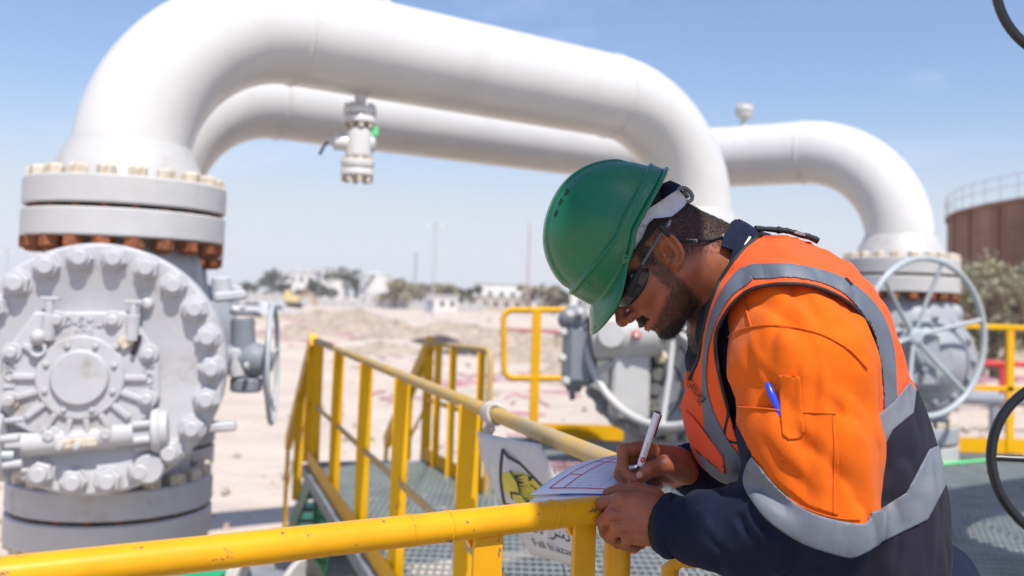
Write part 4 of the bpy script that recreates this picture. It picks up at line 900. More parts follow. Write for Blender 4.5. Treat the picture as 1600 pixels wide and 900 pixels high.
pole(564, 250, 8.5, .16, 'pale pole against the biggest dark tree'); pole(500, 240, 7, .12, 'short pole in front of the second white block'); pole(520, 245, 7.2, .12, 'short pole right of the second white block', arms=.6); pole(572, 250, 8.2, .13, 'thin pole touching the left side of the white tank'); pole(12, 120, 7, .12, 'pole at the far left edge behind the grey valve', arms=.7); pole(458, 260, 9.2, .12, 'thin mast in front of the left factory block')
# perimeter fence, cars, machinery, spoil heaps, trench, tape
fc = thing('perimeter_fence', (gx_(560, 200), 200, 0), 'long pale perimeter fence under the horizon trees', 'fence')
b = MB(); b.bar((gx_(380, 200), 200, 1.9), (gx_(760, 200), 200, 1.9), .12, .1, Z3); obj('top_rail', b, WH, fc); b = MB(); b.bar((gx_(380, 200), 200, .9), (gx_(760, 200), 200, .9), 1.5, .03, Z3); obj('mesh_panel', b, PM, fc)
sm = MB(); sm.box((0, 0, 1.05), (.15, .15, 2.1)); me = setmat(sm.mesh('post'), WH)
for k in range(26): inst('post', me, fc, (gx_(380+k*15.2, 200), 199.9, 0))
def car(px, Y, body, label, rot=.1, pick=False):
    x = gx_(px, Y); gz = float(ground_h(np.array(x), np.array(Y*1.0))); t = thing('parked_car', (x, Y, gz), label, 'car', 'vehicles parked on the sand'); c, s = math.cos(rot), math.sin(rot)
    ux = np.array([c, s, 0]); uy = np.array([-s, c, 0]); o = np.array([x, Y, gz]); m = mat('car_paint_'+label.split()[0], body, .3, coat=.5)
    pr = [(-2.2, .35), (2.2, .35), (2.25, .8), (1.3, .95), (.7, 1.45), (-1.2, 1.48), (-1.9, 1.0), (-2.25, .9)]; 
    if pick: pr = [(-2.4, .4), (2.4, .4), (2.4, .95), (1.3, 1.02), (.8, 1.6), (-.5, 1.62), (-.7, 1.0), (-2.4, 1.0)]
    b = MB(); b.prism(pr, o-uy*.85, ux, Z3, -1.7); obj('body', b, m, t)
    gl = [(.62, 1.35), (1.1, .98), (-.4 if pick else -1.5, .98), (-.4 if pick else -1.1, 1.38)]
    for oo in (o-uy*.87, o+uy*.855): b = MB(); b.prism(gl, oo, ux, Z3, .02); obj('window', b, WIN, t)
    for sx in (-1.45, 1.45):
        for sy in (-.87, .87): b = MB(); b.cyl(o+ux*sx+uy*(sy-.1)+Z3*.34, o+ux*sx+uy*(sy+.1)+Z3*.34, .34, 18); obj('wheel', b, M['dark'], t)
    return t
car(432, 92, (.55, .56, .58), 'silver pickup parked on the sand left of centre', .15, True); car(405, 120, (.7, .7, .7), 'white car parked farther back beside the silver pickup', -.2); car(372, 125, (.68, .68, .7), 'white car just right of the small gate valve', .3)
ex_ = thing('excavator', (gx_(462, 165), 165, 0), 'small yellow excavator behind the silver pickup', 'excavator'); X_ = gx_(462, 165)
b = MB(); b.box((X_-.3, 165, 1.5), (2.6, 2, 1.1), ch=.2); b.box((X_-.9, 164.6, 2.4), (1.1, 1.2, 1.3), ch=.1); obj('body', b, mat('faded_yellow', (.60, .48, .22), .6), ex_); b = MB(); b.box((X_-.2, 164, .45), (3.2, .6, .9), ch=.3); b.box((X_-.2, 166, .45), (3.2, .6, .9), ch=.3); obj('track', b, M['dark'], ex_); b = MB(); b.tube([(X_+.8, 165, 1.7), (X_+2.3, 165, 3), (X_+3.6, 165, 1.6)], .22, 8); b.box((X_+3.7, 165, 1.2), (.8, .9, .9), ch=.15); obj('boom', b, mat('orange_paint', (.42, .27, .14), .5), ex_)
SPM = mat('pale_spoil', (.42, .34, .27), .95, var=.3, vscale=2.5, bump=.8, bscale=6, bdist=.2)
def heap(px, Y, w, h, i, label, dep=None, m=None):
    x = gx_(px, Y); r = np.random.RandomState(i); n, k = 26, 8; V = []; gz = float(ground_h(np.array(x), np.array(Y*1.)))
    ph = r.rand(6)*6.28
    for j in range(k+1):
        for q in range(n):
            a = 2*math.pi*q/n; rr = j/k; rad = 1+.18*math.sin(3*a+ph[0])+.12*math.sin(5*a+ph[1])+.08*math.sin(9*a+ph[2]); z = h*(1-rr**1.6)*(1+.3*math.sin(4*a+ph[3]+rr*5)+.2*math.sin(7*a+ph[4]))-.15*rr
            V.append((x+math.cos(a)*rr*w/2*rad, Y+math.sin(a)*rr*(dep or w)/2*rad, gz+z))
    f = [(j*n+q, j*n+(q+1) % n, (j+1)*n+(q+1) % n, (j+1)*n+q) for j in range(k) for q in range(n)]
    b = MB(); b.add(V, f, True); o = tops('spoil_heap', b, m or SPM, label, 'sand heap', 'spoil heaps on the desert ground'); return o
HP = [(530, 62, 9, .8), (575, 55, 7, .65), (500, 75, 10, .8), (620, 60, 9, .8), (560, 85, 12, 1.0), (640, 48, 6, .5), (700, 70, 9, .7), (735, 44, 5, .45), (745, 60, 8, .7), (480, 50, 5, .35), (600, 40, 5, .32), (870, 40, 6, .8), (800, 52, 8, .7), (895, 27, 3.5, .5), (1560, 42, 9, .5)]
HL = ['broad sand heap just left of centre, beyond the stair rail', 'low sand heap in front of the storage tank', 'far sand heap right of the silver pickup', 'long sand heap between the tank and the lamp pole', 'farthest long sand heap below the storage tank', 'small near heap left of the lamp pole foot', 'far heap just right of the lamp pole', 'small near heap right of the lamp pole', 'heap before the small white cabin', 'low near heap left of the stair rail top', 'lowest near heap beyond the walkway', 'heap under the front of the hard hat', 'broad heap behind the rounded yellow rail end', 'nearest heap beyond the gearbox', 'long heap before the rusty tank']
for i, (px, Y, w, h) in enumerate(HP):
    side = 'left of the tall lamp pole' if px < 679 else ('right of the tall lamp pole' if px < 780 else ('by the yellow handrail end' if px < 1000 else 'before the rusty tank'))
    sizes = 'long' if w > 8 else ('broad' if w > 5.5 else 'small'); heap(px, Y, w, h, 100+i, HL[i], dep=w*.5)
DK = mat('dark_trench_spoil', (.06, .05, .055), .9, var=.3, vscale=3); 
for px, Y, w, h, lab in [(688, 46, 5.0, .42, 'dark purple-grey spoil bank left of the yellow rail posts'), (726, 43, 2.6, .34, 'smaller dark spoil bank beside the long dark bank')]: heap(px, Y, w, h, px, lab, dep=1.2, m=DK)
# litter of pink warning tape and rubble: stuff
r = np.random.RandomState(5); b = MB()
for cpx, Y, n, spx in [(470, 60, 26, 30), (500, 48, 16, 30), (700, 52, 20, 40), (660, 34, 6, 50), (740, 28, 9, 40), (650, 22, 3, 60), (820, 24, 9, 40), (930, 13.5, 26, 60), (1540, 30, 26, 60)]:
    for k in range(n):
        y = Y*(1+r.randn()*.09); x = gx_(cpx+r.randn()*spx, y); z = float(ground_h(np.array(x), np.array(y)))+.04; a = r.rand()*3.14; L = .25+r.rand()*.8
        p = np.array([x, y, z]); e = np.array([math.cos(a), math.sin(a), 0])*L; b.tube([p-e, p-e*.3+[0, 0, .12*r.rand()], p+e*.4+[0, 0, .03], p+e], .032, 4, flat=.25)
tops('warning_tape', b, mat('pink_warning_tape', (.55, .22, .30), .6, var=.3, vscale=.6, col2=(.6, .45, .45), v2=.7, v2scale=1.1, v2edge=(.45, .55)), 'crumpled pink warning tape strewn over the sand', 'tape', kind='stuff')
b = MB()
for k in range(2600):
    y = 6+94*r.rand()**1.7; x = (r.rand()-.5)*y*1.25; z = float(ground_h(np.array(x), np.array(y))); s = .02+.10*r.rand()**3*(1+y/40.)
    v = r.randn(3, 3); q, _ = np.linalg.qr(v); b.box((x, y, z+s*.2), (s, s*.8, s*.6), q)
tops('rubble', b, mat('pale_rubble', (.42, .34, .28), .95, var=.35, vscale=1.2), 'loose pale stones scattered over the sand', 'stones', kind='stuff')
# red pipe and grey pipes low above the ground at right
def long_pipe(p0, p1, r_p, m, label, cat='pipe'):
    b = MB(); b.cyl(p0, p1, r_p, 16)
    n = 6
    for k in range(n+1): q = np.asarray(p0)+(np.asarray(p1)-np.asarray(p0))*(k+.5)/(n+1); b.box((q[0], q[1], (q[2]-r_p)/2), (.15, .15, q[2]-r_p))
    tops('ground_pipe', b, m, label, cat, 'low pipes crossing the ground')
long_pipe((9.0, 24., 1.18), (24., 23., 1.18), .07, M['red'], 'red pipe on short supports crossing behind the right handrail')
long_pipe((9.0, 20., .62), (24., 19.5, .62), .13, M['dgrey'], 'grey pipe low on the ground below the red pipe')
long_pipe((gx_(790, 62), 62, .5), (gx_(960, 60), 60, .5), .14, mat('faded_red_pipe', (.36, .13, .12), .7), 'dull red pipe by the yellow handrail end under the hard hat')
b = MB()
for x in (2.0, 3.4): b.cyl((x, 12.5, .5), (x+.3, 12.5, .5), .2, 16)
HZ = MB(); HZ.box((50, 240, 14.5), (900, 560, 31)); hz = obj('haze', HZ, M['white']); hz.data.materials.clear()
hm = bpy.data.materials.new('thin_desert_haze'); hm.use_nodes = True; hn = hm.node_tree; hn.nodes.clear(); ho = hn.nodes.new('ShaderNodeOutputMaterial'); hv = hn.nodes.new('ShaderNodeVolumePrincipled'); hv.inputs['Color'].default_value = (.93, .95, 1, 1); hv.inputs['Density'].default_value = .0004; hv.inputs['Anisotropy'].default_value = .2
hn.links.new(hv.outputs[0], ho.inputs['Volume']); hz.data.materials.append(hm); tag(hz, 'thin pale desert haze softening the horizon', None, None, 'stuff')
# ================================================================ the man
def sd_ell(P, c, r, ax=None):
    q = P-np.asarray(c); 
    if ax is not None: q = q@np.asarray(ax).T
    r = np.asarray(r, float); k0 = np.linalg.norm(q/r, axis=-1); k1 = np.linalg.norm(q/(r*r), axis=-1)+1e-9
    return k0*(k0-1)/k1
def sd_cap(P, a, b, ra, rb):
    a = np.asarray(a, float); b = np.asarray(b, float); d = b-a; t = np.clip(((P-a)@d)/(d@d), 0, 1)
    return np.linalg.norm(P-a-t[..., None]*d, axis=-1)-(ra+(rb-ra)*t)
def smin(a, b, k):
    h = np.clip(.5+.5*(b-a)/k, 0, 1); return b*(1-h)+a*h-k*h*(1-h)
def smax(a, b, k): return -smin(-a, -b, k)
def chain(P, pts, rs, k=.0):
    d = None
    for i in range(len(pts)-1):
        e = sd_cap(P, pts[i], pts[i+1], rs[i], rs[i+1]); d = e if d is None else (np.minimum(d, e) if k == 0 else smin(d, e, k))
    return d
def sd_poly(X, Z, poly):
    "signed distance to a closed polygon, negative inside"
    p = np.asarray(poly, float); n = len(p); d = np.full(X.shape, 1e9); s = np.ones(X.shape)
    for i in range(n):
        a = p[i]; b = p[i-1]; e = b-a; wx = X-a[0]; wz = Z-a[1]; t = np.clip((wx*e[0]+wz*e[1])/(e@e+1e-12), 0, 1)
        d = np.minimum(d, (wx-e[0]*t)**2+(wz-e[1]*t)**2)
        c1 = Z >= a[1]; c2 = Z < b[1]; c3 = e[0]*wz > e[1]*wx
        s = np.where((c1 & c2 & c3) | (~c1 & ~c2 & ~c3), -s, s)
    return s*np.sqrt(d)
def smooth_poly(pts, n=6):
    "closed Catmull-Rom through the points"
    p = np.asarray(pts, float); m = len(p); out = []
    for i in range(m):
        a, b, c, d = p[i-1], p[i], p[(i+1) % m], p[(i+2) % m]
        for k in range(n):
            t = k/n; out.append(.5*((2*b)+(-a+c)*t+(2*a-5*b+4*c-d)*t*t+(-a+3*b-3*c+d)*t**3))
    return np.array(out)
def spline(pts, n=8):
    p = np.asarray(pts, float); p = np.vstack([2*p[0]-p[1], p, 2*p[-1]-p[-2]]); out = []
    for i in range(1, len(p)-2):
        a, b, c, d = p[i-1], p[i], p[i+1], p[i+2]
        for k in range(n):
            t = k/n; out.append(.5*((2*b)+(-a+c)*t+(2*a-5*b+4*c-d)*t*t+(-a+3*b-3*c+d)*t**3))
    out.append(p[-2]); return np.array(out)
def pz(pts, Y):
    "photo outline taken at distance Y -> world (x, z) outline"
    return np.array([[at(a, b, Y)[0], at(a, b, Y)[2]] for a, b in pts])
EDG = [((0, 0, 0), (1, 0, 0)), ((0, 1, 0), (1, 1, 0)), ((0, 0, 1), (1, 0, 1)), ((0, 1, 1), (1, 1, 1)), ((0, 0, 0), (0, 1, 0)), ((1, 0, 0), (1, 1, 0)), ((0, 0, 1), (0, 1, 1)), ((1, 0, 1), (1, 1, 1)), ((0, 0, 0), (0, 0, 1)), ((1, 0, 0), (1, 0, 1)), ((0, 1, 0), (0, 1, 1)), ((1, 1, 0), (1, 1, 1))]
def surface_nets(F, lo, h):
    S = F < 0; c = np.zeros(tuple(k-1 for k in F.shape), np.int8)
    for i in (0, 1):
        for j in (0, 1):
            for k in (0, 1): c += S[i:F.shape[0]-1+i, j:F.shape[1]-1+j, k:F.shape[2]-1+k]
    act = (c > 0) & (c < 8); idx = np.argwhere(act); vid = -np.ones(act.shape, np.int64); vid[act] = np.arange(len(idx))
    acc = np.zeros((len(idx), 3)); cnt = np.zeros(len(idx))
    for a, b in EDG:
        ia = idx+a; ib = idx+b; fa = F[tuple(ia.T)]; fb = F[tuple(ib.T)]; m = (fa < 0) != (fb < 0); t = fa/(fa-fb+1e-12)
        p = ia+(ib-ia)*t[:, None]; acc[m] += p[m]; cnt[m] += 1
    V = acc/np.maximum(cnt, 1)[:, None]*h+lo; quads = []
    for ax in range(3):
        sl0 = [slice(None)]*3; sl1 = [slice(None)]*3; sl0[ax] = slice(0, -1); sl1[ax] = slice(1, None); A_ = S[tuple(sl0)]; B_ = S[tuple(sl1)]
        e = np.argwhere(A_ != B_); u, w = (ax+1) % 3, (ax+2) % 3
        ok = (e[:, u] > 0) & (e[:, w] > 0) & (e[:, u] < F.shape[u]-1) & (e[:, w] < F.shape[w]-1); e = e[ok]
        def cell(du, dw): q = e.copy(); q[:, u] -= du; q[:, w] -= dw; return vid[tuple(q.T)]
        q = np.stack([cell(1, 1), cell(0, 1), cell(0, 0), cell(1, 0)], 1); ins = A_[tuple(e.T)]; q[~ins] = q[~ins][:, ::-1]; quads.append(q)
    return V, np.concatenate(quads)
def grid(lo, hi, h):
    lo = np.asarray(lo, float); n = np.ceil((np.asarray(hi)-lo)/h).astype(int)+1
    g = np.stack(np.meshgrid(*[np.arange(k) for k in n], indexing='ij'), -1)*h+lo; return lo, n, g.reshape(-1, 3)
def newton(V, fn, it=2, mx=.002):
    e = 4e-4
    for _ in range(it):
        f0 = fn(V); g = np.stack([(fn(V+np.eye(3)[k]*e)-f0)/e for k in range(3)], 1); gg = (g*g).sum(1)+1e-6
        st = -(f0/gg)[:, None]*g; l = np.linalg.norm(st, axis=1, keepdims=True); V = V+st*np.minimum(1, mx/(l+1e-9))
    return V
def net_mesh(name, fn, lo, hi, h, proj=2, coarse=4):
    "mesh of the zero set of fn, evaluated only near the surface"
    lo, n, G = grid(lo, hi, h)
    # coarse pass
    n = (np.ceil((n-1)/coarse).astype(int))*coarse+1; cn = (n-1)//coarse+1
    cg = np.stack(np.meshgrid(*[np.arange(k)*coarse for k in cn], indexing='ij'), -1)*h+lo
    cf = fn(cg.reshape(-1, 3)).reshape(cn)
    F = np.repeat(np.repeat(np.repeat(cf, coarse, 0), coarse, 1), coarse, 2)[:n[0], :n[1], :n[2]].copy()
    blk = np.abs(cf[:-1, :-1, :-1]) < coarse*h*2.2
    for i in (0, 1):
        for j in (0, 1):
            for k in (0, 1): blk |= np.abs(cf[i:cn[0]-1+i, j:cn[1]-1+j, k:cn[2]-1+k]) < coarse*h*2.0
    bi = np.argwhere(blk)*coarse; o = np.stack(np.meshgrid(*[np.arange(coarse+1)]*3, indexing='ij'), -1).reshape(-1, 3)
    need = np.zeros(tuple(n), bool)
    for q in o:
        p = bi+q; need[tuple(p.T)] = True
    ii = np.argwhere(need); vals = np.empty(len(ii))
    for s in range(0, len(ii), 400000): vals[s:s+400000] = fn(ii[s:s+400000]*h+lo)
    F[tuple(ii.T)] = vals
    V, Q = surface_nets(F, lo, h)
    if proj: V = newton(V, fn, proj, h*.6)
    return V, Q
def np_mesh(name, V, Q, m, parent, label=None, kind=None, smooth=True):
    me = bpy.data.meshes.new(name); off = wloc(parent); me.vertices.add(len(V)); me.vertices.foreach_set('co', (V-off).astype(np.float32).ravel())
    k = Q.shape[1]; me.loops.add(Q.size); me.loops.foreach_set('vertex_index', Q.astype(np.int32).ravel()); me.polygons.add(len(Q))
    me.polygons.foreach_set('loop_start', np.arange(0, Q.size, k, dtype=np.int32)); me.polygons.foreach_set('loop_total', np.full(len(Q), k, np.int32)); me.polygons.foreach_set('use_smooth', np.full(len(Q), smooth)); me.update(calc_edges=True); me.validate()
    return obj(name, me, m, parent, label, kind)
def sines(P, sc, seed, n=6):
    r = np.random.RandomState(seed); o = 0
    for i in range(n):
        d = r.randn(3); d /= np.linalg.norm(d); o = o+np.sin((P@d)*sc*(1+.5*r.rand())*6.283+r.rand()*6.28)
    return o/n
def crease(P, a, b, w, amp):
    a = np.asarray(a); b = np.asarray(b); d = b-a; t = np.clip(((P-a)@d)/(d@d), 0, 1); q = np.linalg.norm((P-a-t[..., None]*d), axis=-1)
    return amp*np.exp(-(q/w)**2)*np.sin(np.pi*np.clip(t*.9+.05, 0, 1))**.7

man = thing('person', (.62, 1.72, Z_PLAT), 'man in green hard hat and orange vest bent over the handrail writing on a form', 'person')
SKIN = mat('tan_skin', (.29, .097, .048), .46, spec=.32, var=.16, vscale=38, col2=(.46, .12, .07), v2=.4, v2scale=24, bump=.35, bscale=420, bdist=.0012, sss=.12, rvar=.08)
HAIRM = mat('black_hair', (.012, .009, .008), .55)
ORG = mat('orange_cotton', (.70, .122, .007), .9, spec=.12, var=.08, vscale=14, sheen=.1, bump=.35, bscale=55, bdist=.0025, weave=900, wr=((7, .010, .35), (19, .004, .30)))
ORV = mat('fluorescent_orange_mesh', (.82, .105, .024), .85, spec=.15, var=.07, vscale=20, sheen=.08, bump=.30, bscale=70, bdist=.002, weave=700, wr=((7, .010, .35), (19, .004, .30)))
NAV = mat('navy_cotton', (.012, .015, .036), .9, spec=.12, var=.15, vscale=14, sheen=.04, bump=.4, bscale=55, bdist=.0025, weave=900, wr=((7, .010, .35), (19, .004, .30)))
NAV2 = mat('dark_charcoal_vest_cloth', (.022, .021, .032), .88, spec=.12, var=.1, vscale=14, sheen=.05, bump=.4, bscale=60, bdist=.0025, weave=700, wr=((7, .010, .35), (19, .004, .30)))
REF = mat('grey_reflective_tape', (.155, .17, .20), .6, wr=((9, .006, .3),), metal=.0, spec=.35, var=.07, vscale=30, bump=.25, bscale=60, bdist=.0015)
REF2 = mat('slate_reflective_tape', (.105, .122, .155), .55, var=.07, vscale=30, bump=.25, bscale=60, bdist=.0015, wr=((9, .006, .3),))
BLK = mat('black_binding', (.010, .010, .012), .7)

# ---- head
O = at(1030, 402, 1.68); HF = np.array([-.66, 0, -.75]); HF /= np.linalg.norm(HF); HU = np.array([-.75, 0, .66]); HU /= np.linalg.norm(HU); HS = np.array([0, -1., 0])
HM = np.stack([HF, HS, HU])
def hl(P): return (P-O)@HM.T
def hw(f, s, u): return O+HF*f+HS*s+HU*u
def ear(q, sg):
    p = q*np.array([1, sg, 1.]); c = p-np.array([-.009, .0795, .003]); ca, sa = math.cos(.22), math.sin(.22)
    x = c[..., 0]*ca+c[..., 2]*sa; z = -c[..., 0]*sa+c[..., 2]*ca; y = c[..., 1]-.010*np.clip(-x/.018, -1, 1)*1.0
    L = np.stack([x, y, z], -1)
    d = sd_ell(L, (0, 0, 0), (.0175, .0055, .031))
    t = np.linspace(-2.2, 2.35, 20); hx = -.0155*np.cos(t*.98)*(1); hz = .0285*np.sin(t*.98)
    hp = np.stack([hx-.0005, np.full(20, .0055), hz+.0005], 1)
    hel = None
    for i in range(19):
        e = sd_cap(L, hp[i], hp[i+1], .0038, .0038); hel = e if hel is None else np.minimum(hel, e)
    d = smin(d, hel, .004)
    d = smin(d, sd_cap(L, (-.006, .004, .015), (-.008, .0045, -.010), .0028, .0030), .004)
    d = smax(d, -sd_ell(L, (-.0085, .0085, .004), (.0035, .0055, .019)), .003)
    d = smax(d, -sd_ell(L, (.004, .007, -.003), (.0085, .0125, .0125)), .003)
    d = smin(d, sd_ell(L, (.012, .003, -.003), (.004, .0045, .006)), .004)
    d = smin(d, sd_ell(L, (.004, .001, -.028), (.008, .0045, .009)), .006)
    return d
def head_f(P):
    q = hl(P); a = np.abs(q[..., 1]); qa = q.copy(); qa[..., 1] = a
    d = sd_ell(q, (.004, 0, .052), (.097, .077, .090))
    d = smin(d, sd_ell(q, (.044, 0, -.018), (.058, .064, .084)), .03)
    d = smin(d, sd_cap(qa, (.004, .052, -.040), (.070, .020, -.088), .020, .018), .03)
    d = smin(d, sd_ell(q, (.082, 0, -.093), (.017, .021, .015)), .018)
    d = smin(d, sd_ell(qa, (.068, .043, -.012), (.024, .020, .018)), .02)
    d = smin(d, sd_ell(q, (.086, 0, -.058), (.020, .031, .026)), .02)
    d = smin(d, sd_cap(qa, (.094, .008, .030), (.086, .042, .028), .010, .010), .018)
    d = smax(d, -sd_ell(qa, (.110, .033, .006), (.020, .019, .013)), .014)
    d = smin(d, sd_ell(qa, (.083, .032, .006), (.0135, .0135, .0125)), .003)
    d = smin(d, sd_cap(q, (.098, 0, .016), (.122, 0, -.024), .0085, .0105), .010)
    d = smin(d, sd_ell(q, (.125, 0, -.029), (.0115, .012, .0105)), .007)
    d = smin(d, sd_ell(qa, (.112, .0125, -.034), (.012, .0078, .0085)), .006)
    d = smax(d, -sd_ell(qa, (.116, .0065, -.0425), (.007, .0045, .006)), .004)
    d = smin(d, sd_ell(q, (.1045, 0, -.0575), (.0085, .021, .0065)), .006)
    d = smin(d, sd_ell(q, (.1015, 0, -.0705), (.0095, .020, .0070)), .006)
    d = smax(d, -sd_ell(q, (.114, 0, -.0642), (.012, .027, .0014)), .003)
    d = smax(d, -sd_ell(q, (.108, 0, -.080), (.010, .02, .005)), .01)
    d = smax(d, -sd_cap(qa, (.110, .019, -.034), (.096, .030, -.056), .0012, .0012), .006)
    er = ear(q, 1.); er2 = ear(q, -1.)
    d = smin(d, np.minimum(er, er2), .006)
    nk = chain(P, [hw(-.030, 0, .0), hw(-.042, 0, -.055), at(1168, 470, 1.70)], [.060, .060, .078], .02)
    nk = smin(nk, sd_cap(P, hw(-.068, 0, .0), at(1150, 400, 1.70), .038, .045), .03)
    return smin(d, nk, .03)
sh0 = at(1190, 480, 1.70)
def neck_cut(P):
    f = head_f(P); return smin(f, sd_ell(P, at(1215, 520, 1.72), (.16, .15, .11)), .03)
V, Q = net_mesh('h', neck_cut, np.minimum(O-.17, sh0-.19), np.array([O[0]+.34, O[1]+.19, O[2]+.17]), .0021)
bodyV, bodyQ = [V], [Q]; headV, headQ = V, Q

# ---- hands
def hand_left(P):
    W_ = at(1052, 818, 1.60); mc = [at(968, 782, 1.585), at(958, 803, 1.578), at(966, 822, 1.582), at(984, 836, 1.59)]
    d = None
    for k, m in enumerate(mc):
        e = sd_cap(P, W_+np.array([0, 0, .010-.009*k]), m, .024, .0135); d = e if d is None else smin(d, e, .012)
    d = smin(d, sd_ell(P, at(1003, 806, 1.60), (.042, .020, .038)), .02)
    fi = [([mc[0], at(941, 786, 1.612), at(938, 802, 1.640), at(951, 812, 1.655)], [.0120, .0108, .0098, .0088]),
          ([mc[1], at(942, 815, 1.603), at(946, 832, 1.632), at(962, 834, 1.650)], [.0122, .0110, .0100, .0088]),
          ([mc[2], at(953, 838, 1.606), at(966, 848, 1.632), at(980, 843, 1.650)], [.0118, .0106, .0096, .0085]),
          ([mc[3], at(975, 850, 1.612), at(990, 856, 1.632), at(1003, 850, 1.648)], [.0105, .0094, .0086, .0076])]
    for p, r in fi: d = smin(d, chain(P, p, r, .004), .0028)
    th_ = chain(P, [at(1022, 782, 1.62), at(995, 768, 1.640), at(970, 766, 1.652), at(950, 771, 1.658)], [.021, .0145, .0118, .0095], .006)
    d = smin(d, th_, .009)
    d = smin(d, sd_cap(P, W_, at(1110, 830, 1.575), .030, .034), .02)
    # tendons and knuckles
    for k, m in enumerate(mc):
        d = d-.0016*np.exp(-(np.linalg.norm(P-m, axis=-1)/.012)**2)
        d = d-crease(P, W_+np.array([-.02, -.03, .012-.010*k]), m+np.array([0, -.012, 0]), .0045, .0022)+(crease(P, (m+mc[k+1])/2+np.array([.012, -.012, 0]), (m+mc[k+1])/2+np.array([-.012, -.010, 0]), .0035, .0035) if k < 3 else 0)
    return d
V, Q = net_mesh('h', hand_left, at(925, 870, 1.62)-[.0, .10, .03], at(1115, 750, 1.62)+[.02, .08, .03], .0016); bodyV.append(V); bodyQ.append(Q)
TIP = at(991, 756, 1.676)
def hand_right(P):
    W_ = at(1098, 742, 1.775); mc = [at(1003, 700, 1.705), at(1022, 712, 1.735), at(1030, 728, 1.75), at(1038, 744, 1.76)]
    d = None
    for k, m in enumerate(mc):
        e = sd_cap(P, W_+np.array([0, 0, .008-.008*k]), m, .026, .0135); d = e if d is None else smin(d, e, .014)
    d = smin(d, sd_ell(P, at(1050, 728, 1.735), (.040, .026, .032)), .02)
    fi = [([mc[0], at(974, 703, 1.692), at(972, 731, 1.682), at(985, 750, 1.674)], [.0128, .0112, .0100, .0086]),
          ([mc[1], at(975, 718, 1.720), at(968, 742, 1.705), at(978, 757, 1.690)], [.0125, .0112, .0100, .0088]),
          ([mc[2], at(990, 742, 1.745), at(988, 762, 1.725), at(1004, 768, 1.705)], [.0120, .0108, .0098, .0088]),
          ([mc[3], at(1010, 760, 1.755), at(1012, 772, 1.735), at(1030, 772, 1.715)], [.011, .0098, .009, .008])]
    for p, r in fi: d = smin(d, chain(P, p, r, .004), .0028)
    th_ = chain(P, [at(1072, 738, 1.72), at(1038, 726, 1.685), at(1012, 734, 1.672), at(995, 749, 1.668)], [.022, .0155, .0128, .0098], .007)
    d = smin(d, th_, .010)
    d = smin(d, sd_cap(P, W_, at(1150, 760, 1.80), .029, .032), .02)
    for k, m in enumerate(mc[:2]): d = d-.0018*np.exp(-(np.linalg.norm(P-m, axis=-1)/.012)**2)
    d = d+crease(P, at(1020, 720, 1.672), at(1016, 735, 1.662), .003, .0012)
    return d
V, Q = net_mesh('h', hand_right, at(955, 785, 1.70)-[.0, .07, .02], at(1150, 680, 1.70)+[.02, .15, .03], .0016); bodyV.append(V); bodyQ.append(Q)
# arms, trunk and legs under the clothes
SHL = at(1238, 520, 1.545); ELL = at(1285, 812, 1.47); WRL = at(1060, 822, 1.595)
SHR = at(1225, 520, 1.90); ELR = at(1270, 800, 1.97); WRR = at(1108, 745, 1.78)
HIP = at(1400, 965, 1.73)
def limbs(P):
    d = chain(P, [SHL, ELL, at(1110, 828, 1.575)], [.052, .042, .030], .02)
    d = smin(d, chain(P, [SHR, ELR, at(1140, 755, 1.80)], [.052, .042, .030], .02), .02)
    d = smin(d, chain(P, [at(1215, 500, 1.72), at(1290, 700, 1.72), HIP], [.10, .12, .12], .03), .05)
    for s, fx in ((-.1, .60), (.1, .72)):
        h = HIP+np.array([0, s, -.03]); k_ = np.array([.70+(fx-.66)*.5, 1.72+s*1.2, 1.47]); a_ = np.array([fx+.05, 1.72+s*1.3, 1.10])
        d = smin(d, chain(P, [h, k_, a_], [.085, .055, .040], .02), .04)
    return d
V, Q = net_mesh('h', limbs, (.15, 1.30, 1.04), (1.05, 2.15, 2.45), .010); bodyV.append(V); bodyQ.append(Q)
off = 0; vv, qq = [], []
for a, b in zip(bodyV, bodyQ): vv.append(a); qq.append(b+off); off += len(a)
BODY = (np.concatenate(vv), np.concatenate(qq)); body_o = np_mesh('body', *BODY, SKIN, man)
# finger nails
NAIL = mat('finger_nail', (.50, .26, .20), .3)
for (px, py, Y, d, r) in [(1000, 742, 1.6585, (.2, -1, .35), .0056), (986, 752, 1.6655, (-.1, -1, .2), .0042)]:
    b = MB(); c = at(px, py, Y); x_, y_, z__ = frame(d); t_ = (at(994, 749, 1.66)-at(1008, 737, 1.66)); t_ /= np.linalg.norm(t_); t_ = t_-z__*(t_@z__); t_ /= np.linalg.norm(t_)
    b.sphere(c, 1, 12, (r*1.35, r, .0016), (t_, np.cross(z__, t_), z__)); obj('finger_nail', b, NAIL, man)

